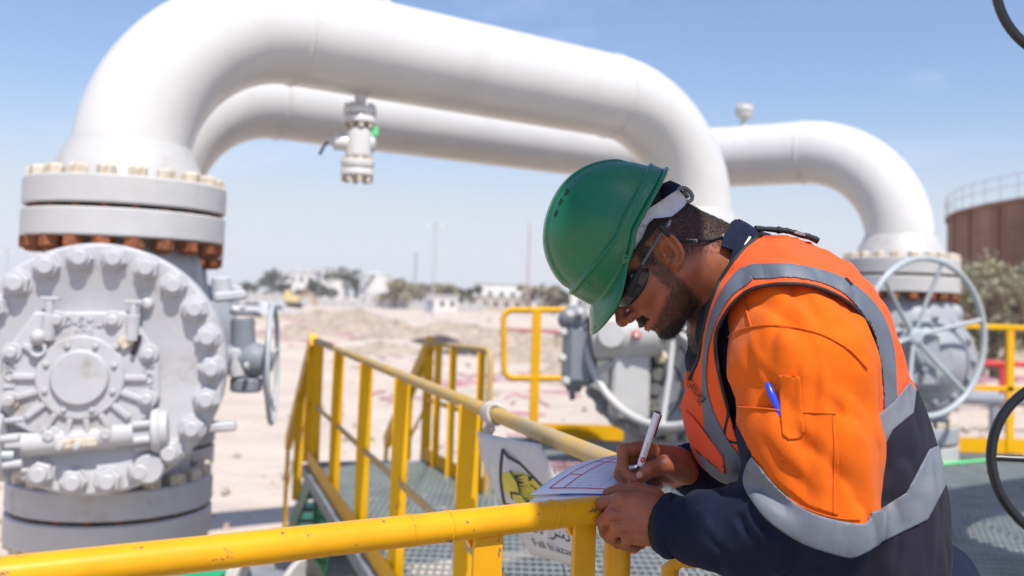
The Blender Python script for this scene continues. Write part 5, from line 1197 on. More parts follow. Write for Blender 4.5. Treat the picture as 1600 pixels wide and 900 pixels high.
# ---- hair and beard as many short strands
def strands(name, V, Q, dens_fn, n, ln, wd, flow, seed, m=HAIRM, lift=.35):
    r = np.random.RandomState(seed); a, b, c, d = [V[Q[:, k]] for k in range(4)]; N = np.cross(c-a, d-b); A_ = np.linalg.norm(N, axis=1)/2; N = N/(2*A_[:, None]+1e-12); C = (a+b+c+d)/4
    w = A_*dens_fn(hl(C)); w = np.maximum(w, 0); i = r.choice(len(Q), n, p=w/w.sum()); u, v = r.rand(n, 1), r.rand(n, 1)
    p = (a[i]*(1-u)+b[i]*u)*(1-v)+(d[i]*(1-u)+c[i]*u)*v; nn = N[i]
    f = flow(hl(p)) if callable(flow) else np.asarray(flow)[None]; f = f@HM
    dr = nn*lift+f+r.randn(n, 3)*.28; dr /= np.linalg.norm(dr, axis=1, keepdims=True)
    L_ = ln*(.5+r.rand(n, 1)); s = np.cross(dr, nn+r.randn(n, 3)*.4); s /= np.linalg.norm(s, axis=1, keepdims=True)+1e-9
    p0 = p-nn*.0006; p1 = p0+dr*L_*.5+nn*L_*.06; p2 = p0+dr*L_
    VV = np.stack([p0-s*wd, p0+s*wd, p1+s*wd*.8, p1-s*wd*.8, p2], 1).reshape(-1, 3); k = np.arange(n)*5
    F = [(j, j+1, j+2, j+3) for j in k]+[(j+3, j+2, j+4) for j in k]; mb = MB(); mb.add(VV, F); return obj(name, mb, m, man, kind='stuff')
def ss(x, a, b): t = np.clip((x-a)/(b-a), 0, 1); return t*t*(3-2*t)
def beard_d(q):
    f, s, u = q[:, 0], np.abs(q[:, 1]), q[:, 2]
    side = ss(f, .008, .016)*ss(-u, -.055, -.035)*ss(-(f-.034+.9*np.maximum(-u-.01, 0)*0), -.008, .002)*.9     # sideburn
    line = -.030-.42*(f-.02)            # upper edge of the cheek beard
    jaw = ss(line-u, 0, .016)*ss(f, .006, .018)*ss(u, -.135, -.112)
    low = ss(-u, .036, .05); jaw = jaw*np.clip(low+.9, 0, 1)
    neckfade = ss(f-(-.02), .0, .03); jaw = jaw*neckfade
    mouth = np.exp(-((f-.103)/.014)**2-((u+.064)/.0075)**2-(s/.026)**4*.5)
    mous = ss(f, .082, .090)*ss(u, -.060, -.056)*ss(-u, .041, .046)*ss(-s, -.034, -.024)*1.9
    cheek = ss(f, .06, .085)*ss(u, -.062, -.05)*ss(s, .02, .028)*0
    chin = ss(-u, .080, .090)*ss(f, .045, .065)*1.6
    d = np.maximum(np.maximum(np.maximum(jaw, side), mous), chin); return np.clip(d*(1-.95*mouth), 0, 2)*(np.abs(q[:, 0]) < .13)
strands('beard', headV, headQ, beard_d, 34000, .0048, .00020, lambda q: np.stack([.35-0*q[:, 0], 0*q[:, 0], -1+0*q[:, 0]], 1), 3)
def chin_d(q): return ss(-q[:, 2], .088, .098)*ss(q[:, 0], .055, .075)*(q[:, 0] < .12)
strands('beard', headV, headQ, chin_d, 2200, .010, .00022, (.45, 0, -1), 4, lift=.2)
def hair_d(q):
    f, s, u = q[:, 0], np.abs(q[:, 1]), q[:, 2]
    back = ss(-f, .004, .014)*ss(u+.55*(-f-.02), -.040, .004)*ss(-f, -.2, -.1)
    top = ss(u, .030, .042)*ss(-f, -.075, -.045)
    earm = np.exp(-((f+.010)/.020)**2-((u-.004)/.034)**2)*(s > .068)
    side = ss(f, .004, .012)*ss(-f, -.040, -.030)*ss(u, .0, .02)
    return np.clip(np.maximum(np.maximum(back, top), side)*(1-1.5*earm), 0, 1)*(f > -.14)*(s < .081)
strands('hair', headV, headQ, hair_d, 42000, .0046, .00032, lambda q: np.stack([-.5+0*q[:, 0], 0*q[:, 0], -.8+0*q[:, 0]], 1), 5, lift=.25)
q_ = hl(BODY[0]); mk_ = np.zeros(len(q_)); nh = len(headV)
mk_[:nh] = np.clip(np.maximum(beard_d(q_[:nh])*.72, hair_d(q_[:nh])*.85), 0, 1)
at_ = body_o.data.attributes.new('stubble', 'FLOAT', 'POINT'); at_.data.foreach_set('value', mk_.astype(np.float32))
_n = SKIN.node_tree; _p = _n.nodes['Principled BSDF']; _src = _p.inputs['Base Color'].links[0].from_socket
_a = _n.nodes.new('ShaderNodeAttribute'); _a.attribute_name = 'stubble'; _no = _n.nodes.new('ShaderNodeTexNoise'); _no.inputs['Scale'].default_value = 700; _tc2 = _n.nodes.new('ShaderNodeTexCoord'); _n.links.new(_tc2.outputs['Object'], _no.inputs[0])
_ml = _n.nodes.new('ShaderNodeMath'); _ml.operation = 'MULTIPLY'; _mr2 = _n.nodes.new('ShaderNodeMapRange'); _mr2.inputs[1].default_value = .3; _mr2.inputs[2].default_value = .6; _mr2.inputs[3].default_value = .75; _mr2.inputs[4].default_value = 1.
_n.links.new(_no.outputs[0], _mr2.inputs[0]); _n.links.new(_a.outputs['Fac'], _ml.inputs[0]); _n.links.new(_mr2.outputs[0], _ml.inputs[1])
_mm = _n.nodes.new('ShaderNodeMixRGB'); _mm.inputs[2].default_value = (.020, .013, .010, 1); _n.links.new(_ml.outputs[0], _mm.inputs[0]); _n.links.new(_src, _mm.inputs[1]); _n.links.new(_mm.outputs[0], _p.inputs['Base Color'])
strands('eyebrow', headV, headQ, lambda q: (np.abs(q[:, 2]-.030) < .006)*(np.abs(np.abs(q[:, 1])-.032) < .02)*(q[:, 0] > .07), 700, .008, .0003, (-.2, 1, .1), 6)
strands('moustache', headV, headQ, lambda q: ss(q[:, 0], .086, .092)*ss(q[:, 2], -.0565, -.0535)*ss(-q[:, 2], .043, .047)*(np.abs(q[:, 1]) < .030), 1100, .0042, .00022, lambda q: np.stack([-.1+0*q[:, 0], np.sign(q[:, 1])*.8, -.9+0*q[:, 0]], 1), 8, lift=.08)
def scalp_f(P):
    q = hl(P); d = sd_ell(q, (.004, 0, .052), (.0985, .0785, .0915)); return smax(d, np.maximum(.040-q[..., 2]+0*d, 0*d-.2), .004)
V, Q = net_mesh('s', scalp_f, O-.12, O+[.12, .10, .16], .004); np_mesh('scalp_hair', V, Q, mat('dark_hair_cap', (.014, .010, .009), .8, bump=.8, bscale=300, bdist=.002), man)

# ---- clothes: trunk outline measured in side view
torso_px = [(1180, 354), (1230, 381), (1270, 393), (1306, 416), (1342, 452), (1374, 514), (1396, 584), (1424, 656), (1444, 740), (1452, 830), (1446, 905), (1440, 1000), (1330, 1040), (1235, 930), (1200, 830), (1172, 765), (1126, 742), (1097, 712), (1083, 670), (1074, 620), (1068, 565), (1066, 510), (1078, 450), (1118, 385)]
TP = smooth_poly(pz(torso_px, 1.71), 3)
def flat(P, Y):
    "slide points along the measuring viewpoint's rays onto the sheet at distance Y"
    k = Y/np.maximum(P[..., 1], .3); return P[..., 0]*k, CAM[2]+(P[..., 2]-CAM[2])*k
def sdm(P, poly, Y=1.5): x, z = flat(P, Y); return sd_poly(x, z, poly)
def inflate(P, d2, y0, R, W):
    a = np.maximum(d2+R, 0)/R; return (np.sqrt(a*a+((P[..., 1]-y0)/W)**2)-1)*min(R, W)*.8
def fold(P, k=1.):
    w = P+.02*np.stack([sines(P, 4, 1), sines(P, 4, 2), sines(P, 4, 3)], -1)
    s1 = sines(w*np.array([1.6, 1., .7]), 9, 11, 5); s2 = sines(w, 17, 12, 6)
    return k*(.0034*(1-np.abs(s1)*2.2)+.0014*s2)
def torso(P): return inflate(P, sd_poly(P[..., 0], P[..., 2], TP), 1.72, .135, .205)
AP = [at(1232, 510, 1.57), at(1254, 572, 1.515), at(1266, 690, 1.49), at(1274, 800, 1.475)]; AR = [.100, .112, .105, .094]
FP = [at(1268, 806, 1.475), at(1160, 832, 1.53), at(1052, 822, 1.59)]; FR = [.090, .076, .050]
C_ = lambda a, b, Y, c, d, Y2, w, amp: (at(a, b, Y), at(c, d, Y2), w, amp)
CRS = [C_(1165, 745, 1.43, 1240, 800, 1.40, .012, .009), C_(1180, 800, 1.43, 1262, 862, 1.40, .012, .008), C_(1160, 780, 1.44, 1215, 845, 1.41, .007, .006), C_(1110, 775, 1.47, 1150, 860, 1.44, .009, .005), C_(1075, 790, 1.51, 1085, 870, 1.5, .008, .004), C_(1225, 660, 1.39, 1330, 760, 1.40, .014, .007), C_(1190, 690, 1.41, 1262, 770, 1.385, .010, .006),
       C_(1290, 620, 1.39, 1360, 700, 1.43, .012, .006), C_(1158, 520, 1.47, 1182, 640, 1.42, .012, .006), C_(1205, 530, 1.42, 1200, 620, 1.40, .010, .004), C_(1330, 540, 1.44, 1352, 660, 1.43, .012, .005), C_(1200, 850, 1.42, 1330, 880, 1.42, .016, .008), C_(1140, 735, 1.46, 1200, 770, 1.43, .008, .006), C_(1100, 790, 1.48, 1180, 822, 1.44, .005, .0045), C_(1130, 800, 1.46, 1205, 858, 1.42, .005, .005), C_(1090, 830, 1.49, 1150, 880, 1.46, .005, .004), C_(1150, 765, 1.46, 1170, 860, 1.43, .005, .0045), C_(1215, 575, 1.40, 1238, 655, 1.385, .006, .0035), C_(1170, 560, 1.45, 1215, 610, 1.41, .006, .0035), C_(1330, 590, 1.42, 1345, 690, 1.43, .006, .004), C_(1300, 690, 1.39, 1350, 780, 1.42, .007, .005)]
def arm_raw(P):
    d = smin(chain(P, AP, AR, .02), chain(P, FP, FR, .02), .03)
    return d
def arm(P):
    d = arm_raw(P)+fold(P, 1.15)-.0115*(np.abs(sines((P+.012*sines(P, 6, 40)[..., None])*np.array([1.1, .5, .30]), 11, 51, 3))-.25)
    for a, b, w, am in CRS: d = d+crease(P, a, b, w, am*1.05)-crease(P, a+np.array([.010, 0, .014]), b+np.array([.010, 0, .014]), w, am*.7)
    wr = FP[-1]; ax = (FP[-1]-FP[-2]); ax /= np.linalg.norm(ax)
    return np.maximum(d, (P-wr)@ax-.012)
def far_arm(P):
    wr = at(1068, 727, 1.765); ax = wr-ELR; ax /= np.linalg.norm(ax)
    d = smin(chain(P, [SHR, ELR], [.10, .09], .02), chain(P, [ELR, at(1130, 755, 1.80), wr], [.09, .064, .050], .02), .03)+fold(P, .8)
    return np.maximum(d, (P-wr)@ax-.01)
class Field:
    "trilinear lookup of a field sampled once"
    def __init__(s, fn, lo, hi, h):
        s.lo, n, G = grid(lo, hi, h); s.h = h; F = np.empty(len(G))
        for i in range(0, len(G), 500000): F[i:i+500000] = fn(G[i:i+500000])
        s.F = F.reshape(n)
    def __call__(s, P):
        q = (P-s.lo)/s.h; n = np.array(s.F.shape)-2; i = np.clip(np.floor(q).astype(int), 0, n); t = np.clip(q-i, 0, 1); out = 0
        for a in (0, 1):
            for b in (0, 1):
                for c in (0, 1): out = out+s.F[i[..., 0]+a, i[..., 1]+b, i[..., 2]+c]*(t[..., 0] if a else 1-t[..., 0])*(t[..., 1] if b else 1-t[..., 1])*(t[..., 2] if c else 1-t[..., 2])
        return out
ARM = Field(arm, (.20, 1.33, 1.88), (.72, 1.72, 2.38), .0045)
VLO, VHI = (.24, 1.36, 1.74), (.86, 2.10, 2.42)
def vest_base(P):
    sh = smin(chain(P, [at(1232, 502, 1.565), at(1240, 520, 1.545)], [.094, .096]), chain(P, [SHR, SHR+[0, 0, -.02]], [.094, .096]), .02)
    return smin(torso(P), sh, .05)+fold(P, .75)
VEST = Field(vest_base, VLO, VHI, .005)
# armhole and neck opening in side view
armhole = smooth_poly(pz([(1154, 692), (1138, 640), (1126, 594), (1118, 550), (1121, 515), (1142, 478), (1172, 453), (1215, 444), (1264, 446), (1307, 461), (1343, 488), (1366, 521), (1371, 560), (1372, 640), (1340, 750), (1250, 790), (1180, 742)], 1.49), 4)
neckh = pz([(1196, 340), (1193, 364), (1160, 392), (1130, 432), (1111, 475), (1099, 520), (1092, 560), (1078, 592), (1060, 640), (1000, 640), (1000, 300), (1190, 300)], 1.62)
def vmask(P): return np.maximum(-sdm(P, armhole, 1.49), -sdm(P, neckh, 1.62))
def shell(F, o0, o1, mk):
    def fn(P):
        v = F(P); d = np.maximum(v-o1, o0-v); n = np.abs(v-(o0+o1)/2) < .03; r = d.copy()
        if n.any(): r[n] = np.maximum(d[n], mk(P[n]))
        return r
    return fn
def part(name, F, o0, o1, mk, lo, hi, h, m, label=None, proj=1):
    V, Q = net_mesh(name, shell(F, o0, o1, mk), lo, hi, h, proj=proj); return np_mesh(name, V, Q, m, man, label)
vest_l, vest_h = (.24, 1.36, 1.80), (.86, 2.10, 2.42)
part('vest', VEST, .0, .009, vmask, vest_l, vest_h, .0034, ORV)
near = lambda P: P[..., 1]-1.69
def pm(pts, Y, sm=3, both=False):
    pl = smooth_poly(pz(pts, Y), sm) if sm else pz(pts, Y)
    return (lambda P: np.maximum(sdm(P, pl, Y), near(P))) if not both else (lambda P: sdm(P, pl, Y))
S_lo, S_hi = (.28, 1.38, 1.84), (.84, 1.72, 2.40)
part('reflective_strip', VEST, .006, .0108, (lambda a: (lambda P: np.maximum(a(P), vmask(P))))(pm([(1166, 415), (1200, 411), (1240, 412), (1302, 426), (1346, 452), (1380, 491), (1397, 540), (1401, 590), (1400, 645), (1383, 655), (1380, 600), (1372, 546), (1354, 501), (1326, 465), (1289, 444), (1236, 434), (1180, 436)], 1.49)), S_lo, S_hi, .0021, REF2)
part('reflective_strip', VEST, .006, .0108, (lambda a: (lambda P: np.maximum(a(P), vmask(P))))(pm([(1164, 416), (1147, 427), (1126, 455), (1108, 498), (1098, 550), (1096, 600), (1099, 660), (1104, 700), (1130, 740), (1180, 760), (1160, 718), (1138, 688), (1114, 640), (1104, 595), (1107, 545), (1121, 500), (1144, 462), (1176, 437)], 1.52)), S_lo, S_hi, .0021, REF2)
part('reflective_strip', VEST, .006, .0108, pm([(1076, 700), (1100, 714), (1130, 736), (1180, 750), (1180, 790), (1120, 764), (1070, 740)], 1.58, 2), S_lo, S_hi, .0028, REF)
part('lower_back_panel', VEST, .005, .0108, pm([(1330, 690), (1372, 662), (1424, 606), (1500, 640), (1520, 1000), (1200, 1000), (1210, 850), (1300, 800)], 1.56, 0, True), vest_l, vest_h, .0034, NAV2, 'dark charcoal lower back panel of the vest')
part('reflective_strip', VEST, .008, .0124, pm([(1340, 668), (1368, 651), (1396, 628), (1421, 596), (1432, 610), (1428, 645), (1395, 672), (1372, 716), (1340, 730)], 1.55, 0, True), vest_l, vest_h, .0028, REF)
part('reflective_strip', VEST, .008, .0124, pm([(1290, 832), (1355, 808), (1416, 770), (1452, 702), (1480, 690), (1480, 755), (1450, 812), (1380, 846), (1290, 872)], 1.56, 0, True), vest_l, vest_h, .0028, REF)
part('chest_pocket_flap', VEST, .009, .0130, pm([(1066, 636), (1084, 652), (1108, 684), (1130, 714), (1133, 742), (1112, 722), (1086, 700), (1072, 676)], 1.58, 0), S_lo, S_hi, .0026, mat('darker_orange_flap', (.80, .075, .02), .8, bump=.3, bscale=70, bdist=.002), 'darker orange chest pocket flap')
def on_surf(F, px, py, off=0., y0=1.36, y1=1.72):
    "where the sight line through a measured point meets a cloth surface"
    ys = np.linspace(y0, y1, 400); P = np.array([at(px, py, y) for y in ys]); v = F(P)-off; k = np.argmax(v < 0)
    return P[k] if v[k] < 0 else P[-1]
def seam(name, pts, F, off, r, m, n=8, par=None):
    pl = np.array([on_surf(F, q[0], q[1], off) for q in spline([(a, c) for a, c in pts], n)]); pl[1:-1] = (pl[:-2]+2*pl[1:-1]+pl[2:])/4; b = MB(); b.tube(pl, r, 6); return obj(name, b, m, par or man)
# black binding of the armhole and the neck edge
ah = smooth_poly(pz([(1154, 692), (1138, 640), (1126, 594), (1118, 550), (1121, 515), (1142, 478), (1172, 453), (1215, 444), (1264, 446), (1307, 461), (1343, 488), (1366, 521), (1371, 560), (1372, 640)], 1.49), 6)
def drape(xz, F, off, ylo=1.37, yhi=1.72, Y0=1.49):
    ys = np.linspace(ylo, yhi, 300); out = []
    for x, z in xz:
        P = CAM+(np.array([x, Y0, z])-CAM)[None]*(ys/Y0)[:, None]; v = F(P)-off; k = np.argmax(v < 0)
        if v[k] < 0: out.append(P[k])
    return np.array(out)
dr = drape(ah[:13*6], VEST, .0085); dr = dr[np.r_[True, np.linalg.norm(np.diff(dr, axis=0), axis=1) < .03]]
b = MB(); b.tube(dr, .0032, 8); obj('armhole_binding', b, BLK, man)
nk = spline(pz([(1193, 364), (1160, 392), (1130, 432), (1111, 475), (1099, 520), (1092, 560), (1078, 592)], 1.62), 8); dr = drape(nk, VEST, .0085, 1.40, 1.74, 1.62)
if len(dr) > 4: b = MB(); b.tube(dr, .0045, 8); obj('neck_binding', b, BLK, man)

# ---- sleeve of the coverall (near arm)
def axis_t(P):  # along the upper arm, 0 shoulder .. 1 elbow
    d = AP[-1]-AP[0]; return ((P-AP[0])@d)/(d@d)
AL, AH = (.20, 1.33, 1.88), (.72, 1.72, 2.38)
V, Q = net_mesh('a', ARM, AL, AH, .0034, proj=1)
hem = pz([(1100, 400), (1500, 400), (1500, 900), (1352, 822), (1320, 818), (1262, 800), (1215, 765), (1183, 728), (1140, 640)], 1.41)
fc_ = V[Q].mean(1); o_m = sdm(fc_, hem, 1.41) < 0
def split(V, Q, mask): 
    q = Q[mask]; u, inv = np.unique(q, return_inverse=True); return V[u], inv.reshape(q.shape)
a_, b__ = split(V, Q, o_m); np_mesh('upper_sleeve', a_, b__, ORG, man)
a_, b__ = split(V, Q, ~o_m); np_mesh('lower_sleeve', a_, b__, NAV, man)
band = smooth_poly(pz([(1172, 716), (1183, 724), (1215, 763), (1262, 798), (1318, 815), (1353, 817), (1362, 800), (1385, 800), (1385, 840), (1340, 870), (1310, 868), (1255, 850), (1205, 818), (1176, 785), (1160, 750)], 1.41), 3)
part('sleeve_reflective_band', ARM, -.002, .0056, lambda P: np.maximum(sdm(P, band, 1.41), P[..., 1]-1.55), AL, AH, .0026, REF)
ORD = mat('orange_pocket_cotton', (.66, .112, .007), .9, spec=.12, sheen=.1, bump=.35, bscale=55, bdist=.0025, weave=900, wr=((7, .010, .35), (19, .004, .30)))
def sp_(pts, Y=1.40, sm=0):
    pl = smooth_poly(pz(pts, Y), sm) if sm else pz(pts, Y); return lambda P: np.maximum(sdm(P, pl, Y), P[..., 1]-1.5)
part('sleeve_pocket', ARM, -.002, .0042, sp_([(1153, 634), (1222, 640), (1306, 645), (1311, 720), (1310, 806), (1262, 790), (1215, 752), (1180, 700), (1160, 665)]), AL, AH, .0026, ORD)
part('pen_loop', ARM, .001, .0075, sp_([(1216, 586), (1250, 588), (1254, 640), (1257, 676), (1250, 685), (1232, 687), (1222, 678), (1219, 640)]), AL, AH, .0024, ORD)
seam('shoulder_seam', [(1138, 526), (1160, 514), (1200, 508), (1245, 512), (1288, 524), (1328, 547), (1356, 576)], ARM, .0024, .0015, ORD)
seam('sleeve_seam', [(1160, 463), (1166, 485), (1174, 512)], ARM, .0024, .0015, ORD)
seam('pocket_hem', [(1154, 636), (1190, 638), (1222, 641), (1260, 644), (1306, 646)], ARM, .0060, .0014, ORG)
seam('pocket_stitching', [(1301, 650), (1304, 700), (1303, 760), (1303, 800)], ARM, .0058, .0010, ORG)
seam('hem_stitching', [(1176, 722), (1205, 757), (1250, 790), (1300, 808), (1345, 812)], ARM, .0024, .0012, ORD)
# blue pen cap standing in the sleeve pocket
p0, p1 = on_surf(ARM, 1216, 640, .004), on_surf(ARM, 1200, 602, .006)
b = MB(); b.tube([p0+(p0-p1)*.3, p0, (p0+p1)/2+np.array([-.001, -.004, 0]), p1, p1+(p1-p0)*.12], [.0045, .0050, .0055, .0052, .002], 14)
tops('pen', b, mat('blue_plastic', (.02, .05, .62), .3), 'blue pen cap sticking out of the pocket on the orange sleeve', 'pen')
# knitted cuff under the near sleeve
wx = FP[-1]-FP[-2]; wx /= np.linalg.norm(wx); cb = FP[-1]+wx*.004
b = MB(); b.lathe([(.044, -.02), (.0475, 0), (.0475, .016), (.044, .022), (.036, .020)], cb, wx, 48, cap=False); obj('cuff', b, mat('black_knit_cuff', (.012, .012, .014), .9, bump=.6, bscale=300, bdist=.001), man)
b = MB(); b.lathe([(.0505, -.004), (.0535, .006), (.052, .012), (.046, .012)], cb-wx*.004, wx, 48, cap=False); obj('sleeve_hem', b, NAV, man)
# trunk cloth (shows below and inside the vest) and far sleeve
def jacket(P): return np.minimum(smin(torso(P), far_arm(P), .03)+fold(P, .75)+.006, 9)
def jk(P): return np.maximum(jacket(P), -sd_poly(P[..., 0], P[..., 2], pz([(1170, 300), (1172, 420), (1135, 470), (1112, 520), (1098, 560), (900, 600), (900, 300)], 1.66)))
V, Q = net_mesh('j', jk, (.24, 1.48, 1.72), (.86, 2.14, 2.42), .006); np_mesh('coverall', V, Q, NAV, man)
def trousers(P):
    d = None
    for s, fx in ((-.1, .60), (.1, .72)):
        h = HIP+np.array([0, s, -.02]); k_ = np.array([.70+(fx-.66)*.5, 1.72+s*1.2, 1.47]); a_ = np.array([fx+.05, 1.72+s*1.3, 1.13]); e = chain(P, [h, k_, a_], [.12, .085, .068], .02); d = e if d is None else smin(d, e, .04)
    return np.maximum(smin(d, sd_ell(P, HIP+[0, 0, .02], (.15, .18, .15)), .05)+fold(P, 1.2), 1.10-P[..., 2])
V, Q = net_mesh('t', trousers, (.40, 1.38, 1.06), (1.02, 2.06, 2.02), .008); np_mesh('trousers', V, Q, NAV, man)
for s, fx in ((-.13, .60), (.13, .72)):
    def boot(P):
        c = np.array([fx, 1.72+s, Z_PLAT]); d = sd_cap(P, c+[.05, 0, .05], c+[.05, 0, .17], .05, .055); d = smin(d, sd_cap(P, c+[.04, 0, .045], c+[-.13, 0, .042], .045, .042), .03); return np.maximum(d, Z_PLAT+.002-P[..., 2])
    V, Q = net_mesh('b', boot, (fx-.2, 1.72+s-.08, Z_PLAT-.01), (fx+.13, 1.72+s+.08, Z_PLAT+.26), .006); np_mesh('boot', V, Q, mat('black_leather_boot', (.015, .013, .012), .5), man)
# ---- collar
ua, ub = at(1152, 344, 1.70), at(1092, 486, 1.66); la, lb = at(1200, 384, 1.70), at(1090, 540, 1.66)
def ring(pa, pb, wy, n=64):
    c = (pa+pb)/2; e = (pa-pb)/2; t = np.linspace(0, 2*math.pi, n, endpoint=False); return c[None]+e[None]*np.cos(t)[:, None]+np.array([0, -1, 0])[None]*wy*np.sin(t)[:, None]
def collar():
    n = 96; U = ring(ua, ub, .078, n); L_ = ring(la, lb, .104, n); V = []; rows = 12
    for k in range(rows+1):
        t = k/rows; R = U*(1-t)+L_*t; c = R.mean(0); R = R+(R-c)*(.05*math.sin(math.pi*t)); a = np.arange(n)*2*math.pi/n
        R[:, 2] += .002*np.sin(3*a+t*4)+.0015*np.sin(7*a); V.append(R)
    c = V[0].mean(0); inn = [R-(R-R.mean(0))*.045 for R in V[::-1]]; V += inn; V = np.concatenate(V); f = []
    m = 2*(rows+1)
    for k in range(m-1):
        for i in range(n): j = (i+1) % n; f.append((k*n+i, k*n+j, (k+1)*n+j, (k+1)*n+i))
    b = MB(); b.add(V, f, True); return b
obj('collar', collar(), NAV, man)
# point of the collar at the nape
b = MB(); q = [at(1150, 342, 1.655), at(1166, 352, 1.640), at(1178, 368, 1.628), at(1150, 392, 1.615), at(1128, 384, 1.612), at(1132, 366, 1.625)]
b.prism([(0, 0)], (0, 0, 0), (1, 0, 0), (0, 0, 1), 0) if False else None
V_ = q+[p+np.array([.004, .05, 0]) for p in q]; n = 6; b.add(V_, [tuple(range(n)), tuple(range(2*n-1, n-1, -1))]+[(i, n+i, n+(i+1) % n, (i+1) % n) for i in range(n)]); obj('collar_point', b, NAV, man)
b = MB(); b.tube([at(1163, 383, 1.588), at(1172, 371, 1.598)], [.001, .0028], 6); obj('white_label', b, M['white'], man)

# ---- hard hat
HC = at(975, 367, 1.68); GF = np.array([-.37, 0, -.93]); GF /= np.linalg.norm(GF); GU = np.array([-.93, 0, .37]); GU /= np.linalg.norm(GU); GS = np.array([0, -1., 0])
def gw(f, s, u): return HC+GF*f+GS*s+GU*u
HAT = mat('green_hard_hat_plastic', (.004, .130, .050), .28, spec=.35, var=.12, vscale=16, col2=(.04, .19, .11), v2=.35, v2scale=34, v2edge=(.60, .72), bump=.06, bscale=60, bdist=.001, rvar=.08, coat=.2)
def hat_rim(th):
    cf = max(math.cos(th), 0.); cb_ = max(-math.cos(th), 0.); a = .131 if math.cos(th) > 0 else .128
    n = 2.15; c, s = abs(math.cos(th)), abs(math.sin(th)); r = (c**n/a**n+s**n/.106**n)**(-1/n); u0 = -.016*cb_**1.5-.010*math.sin(math.pi*min(cf, 1.))+.004*cf**3
    return r, u0
def hline(f): return .020+.16*max(f-.02, 0)**1*1.6-.10*max(-f-.02, 0)
def hat_mesh():
    NT, NR = 216, 96; rows = []
    vis = lambda th: (lambda x: x*x*(3-2*x))(min(1, max(0, (math.cos(th)-.42)/.38)))
    prof = []
    for k in range(NR): prof.append(('d', (math.pi/2)*(1-k/(NR-1))))
    for e in (.25, .55, .85, 1.0): prof.append(('l', e))
    prof += [('u', 1.0), ('u', .6), ('u', .2)] 
    for k in range(0, NR, 6): prof.append(('i', (math.pi/2)*(k/(NR-1))))
    for kind, v in prof:
        row = []
        for i in range(NT):
            th = 2*math.pi*i/NT; r, u0 = hat_rim(th); cx, sy = math.cos(th), math.sin(th)
            if kind in 'di':
                rad = max(math.cos(v), 0)**(2/2.2); h = max(math.sin(v), 0)**(2/2.2); H = .137-u0; rr = r*rad; u = u0+H*h
                if kind == 'd':
                    f = rr*cx; hl_ = hline(f); dlt = u-hl_; st = 1/(1+math.exp(max(-60, min(60, dlt/.0008)))); add = .0048*st+.0030*math.exp(-((dlt+.002)/.0030)**2)
                    # long raised panel along the crown
                    sv = abs(rr*sy); top = 1/(1+math.exp(min(60, (sv-.030)/.0011))); add += .0038*top*(1/(1+math.exp(-(u-.055)/.004)))*(1 if True else 0)
                    nx = cx*math.cos(v); ny = sy*math.cos(v); nu = math.sin(v); row.append(gw(rr*cx+nx*add, rr*sy+ny*add, u+nu*add))
                else: row.append(gw(rr*cx*.975, rr*sy*.975, u0+.001+(H-.0045)*h))
            else:
                ext = .0045+.041*vis(th); drop = .0015+.016*vis(th); e = v; th_ = 0 if kind == 'l' else -.0058
                rr = r+.003+ext*e; u = u0-drop*e**1.3+th_+.0015*(1-e)
                if kind == 'l' and e == 1.0: u -= .0006
                row.append(gw(rr*cx, rr*sy, u))
        rows.append(row)
    V = np.array(rows).reshape(-1, 3); f = []
    for k in range(len(rows)-1):
        for i in range(NT): j = (i+1) % NT; f.append((k*NT+i, (k+1)*NT+i, (k+1)*NT+j, k*NT+j))
    b = MB(); b.add(V, f, True); return b
hat = obj('hard_hat', hat_mesh(), HAT, man)
# pale worn edge of the brim
pts = []
for i in range(-112, 113):
    th = math.radians(i*1.6); r, u0 = hat_rim(th); v = (lambda x: x*x*(3-2*x))(min(1, max(0, (math.cos(th)-.42)/.38))); rr = r+.003+.0045+.041*v; pts.append(gw(rr*math.cos(th), rr*math.sin(th), u0-(.0015+.016*v)-.0032))
b = MB(); b.tube(pts, .0034, 8); obj('brim_edge', b, HAT, hat)
def hat_pt(px, py, off=0):
    "point of the near side of the dome under a measured point"
    best = None
    for y in np.linspace(1.54, 1.70, 160):
        p = at(px, py, y); q = p-HC; f, s, u = q@GF, q@GS, q@GU; th = math.atan2(s, f); r, u0 = hat_rim(th); H = .137-u0
        val = (math.hypot(f, s)/r)**2.2+(max(u-u0, 0)/H)**2.2
        if val < 1+off: return p
    return at(px, py, 1.64)
for (px, py) in [(885, 299), (875, 315), (868, 333)]:
    p = hat_pt(px, py, .035); p2 = hat_pt(px-3, py+8, .035); d = (p2-p)/np.linalg.norm(p2-p); n_ = p-HC; n_ /= np.linalg.norm(n_)
    b = MB(); b.bar(p-d*.0055, p+d*.0055, .0052, .002, np.cross(d, n_)); obj('vent_slot', b, BLK, hat)
p = hat_pt(912, 430, .06); p2 = hat_pt(932, 432, .06); d = hat_pt(925, 444, .06)-hat_pt(940, 422, .06); d /= np.linalg.norm(d); n_ = np.array([0, -1., 0])+GF*.4; n_ /= np.linalg.norm(n_)
b = MB(); b.bar(hat_pt(940, 424, .05), hat_pt(922, 446, .05), .020, .006, np.cross(d, n_), .002); obj('accessory_slot', b, HAT, hat)
b = MB(); p = at(955, 255, 1.68); b.sphere(p+np.array([0, 0, -.0005]), .012, 14, (1.2, 1, .12)); obj('lime_patch', b, M['lime'], hat)  # light green patch on top of the crown
b = MB(); p = at(976, 404, 1.570); b.prism([(-.006, -.010), (.007, -.006), (.008, .001), (-.004, .012)], p, (1, 0, 0), (0, 0, 1), .003); obj('strap_lug', b, HAT, hat)
b = MB(); b.lathe([(.0018, 0), (.0018, .001)], at(978, 403, 1.564), (0, -1, 0), 10); obj('lug_hole', b, BLK, hat)
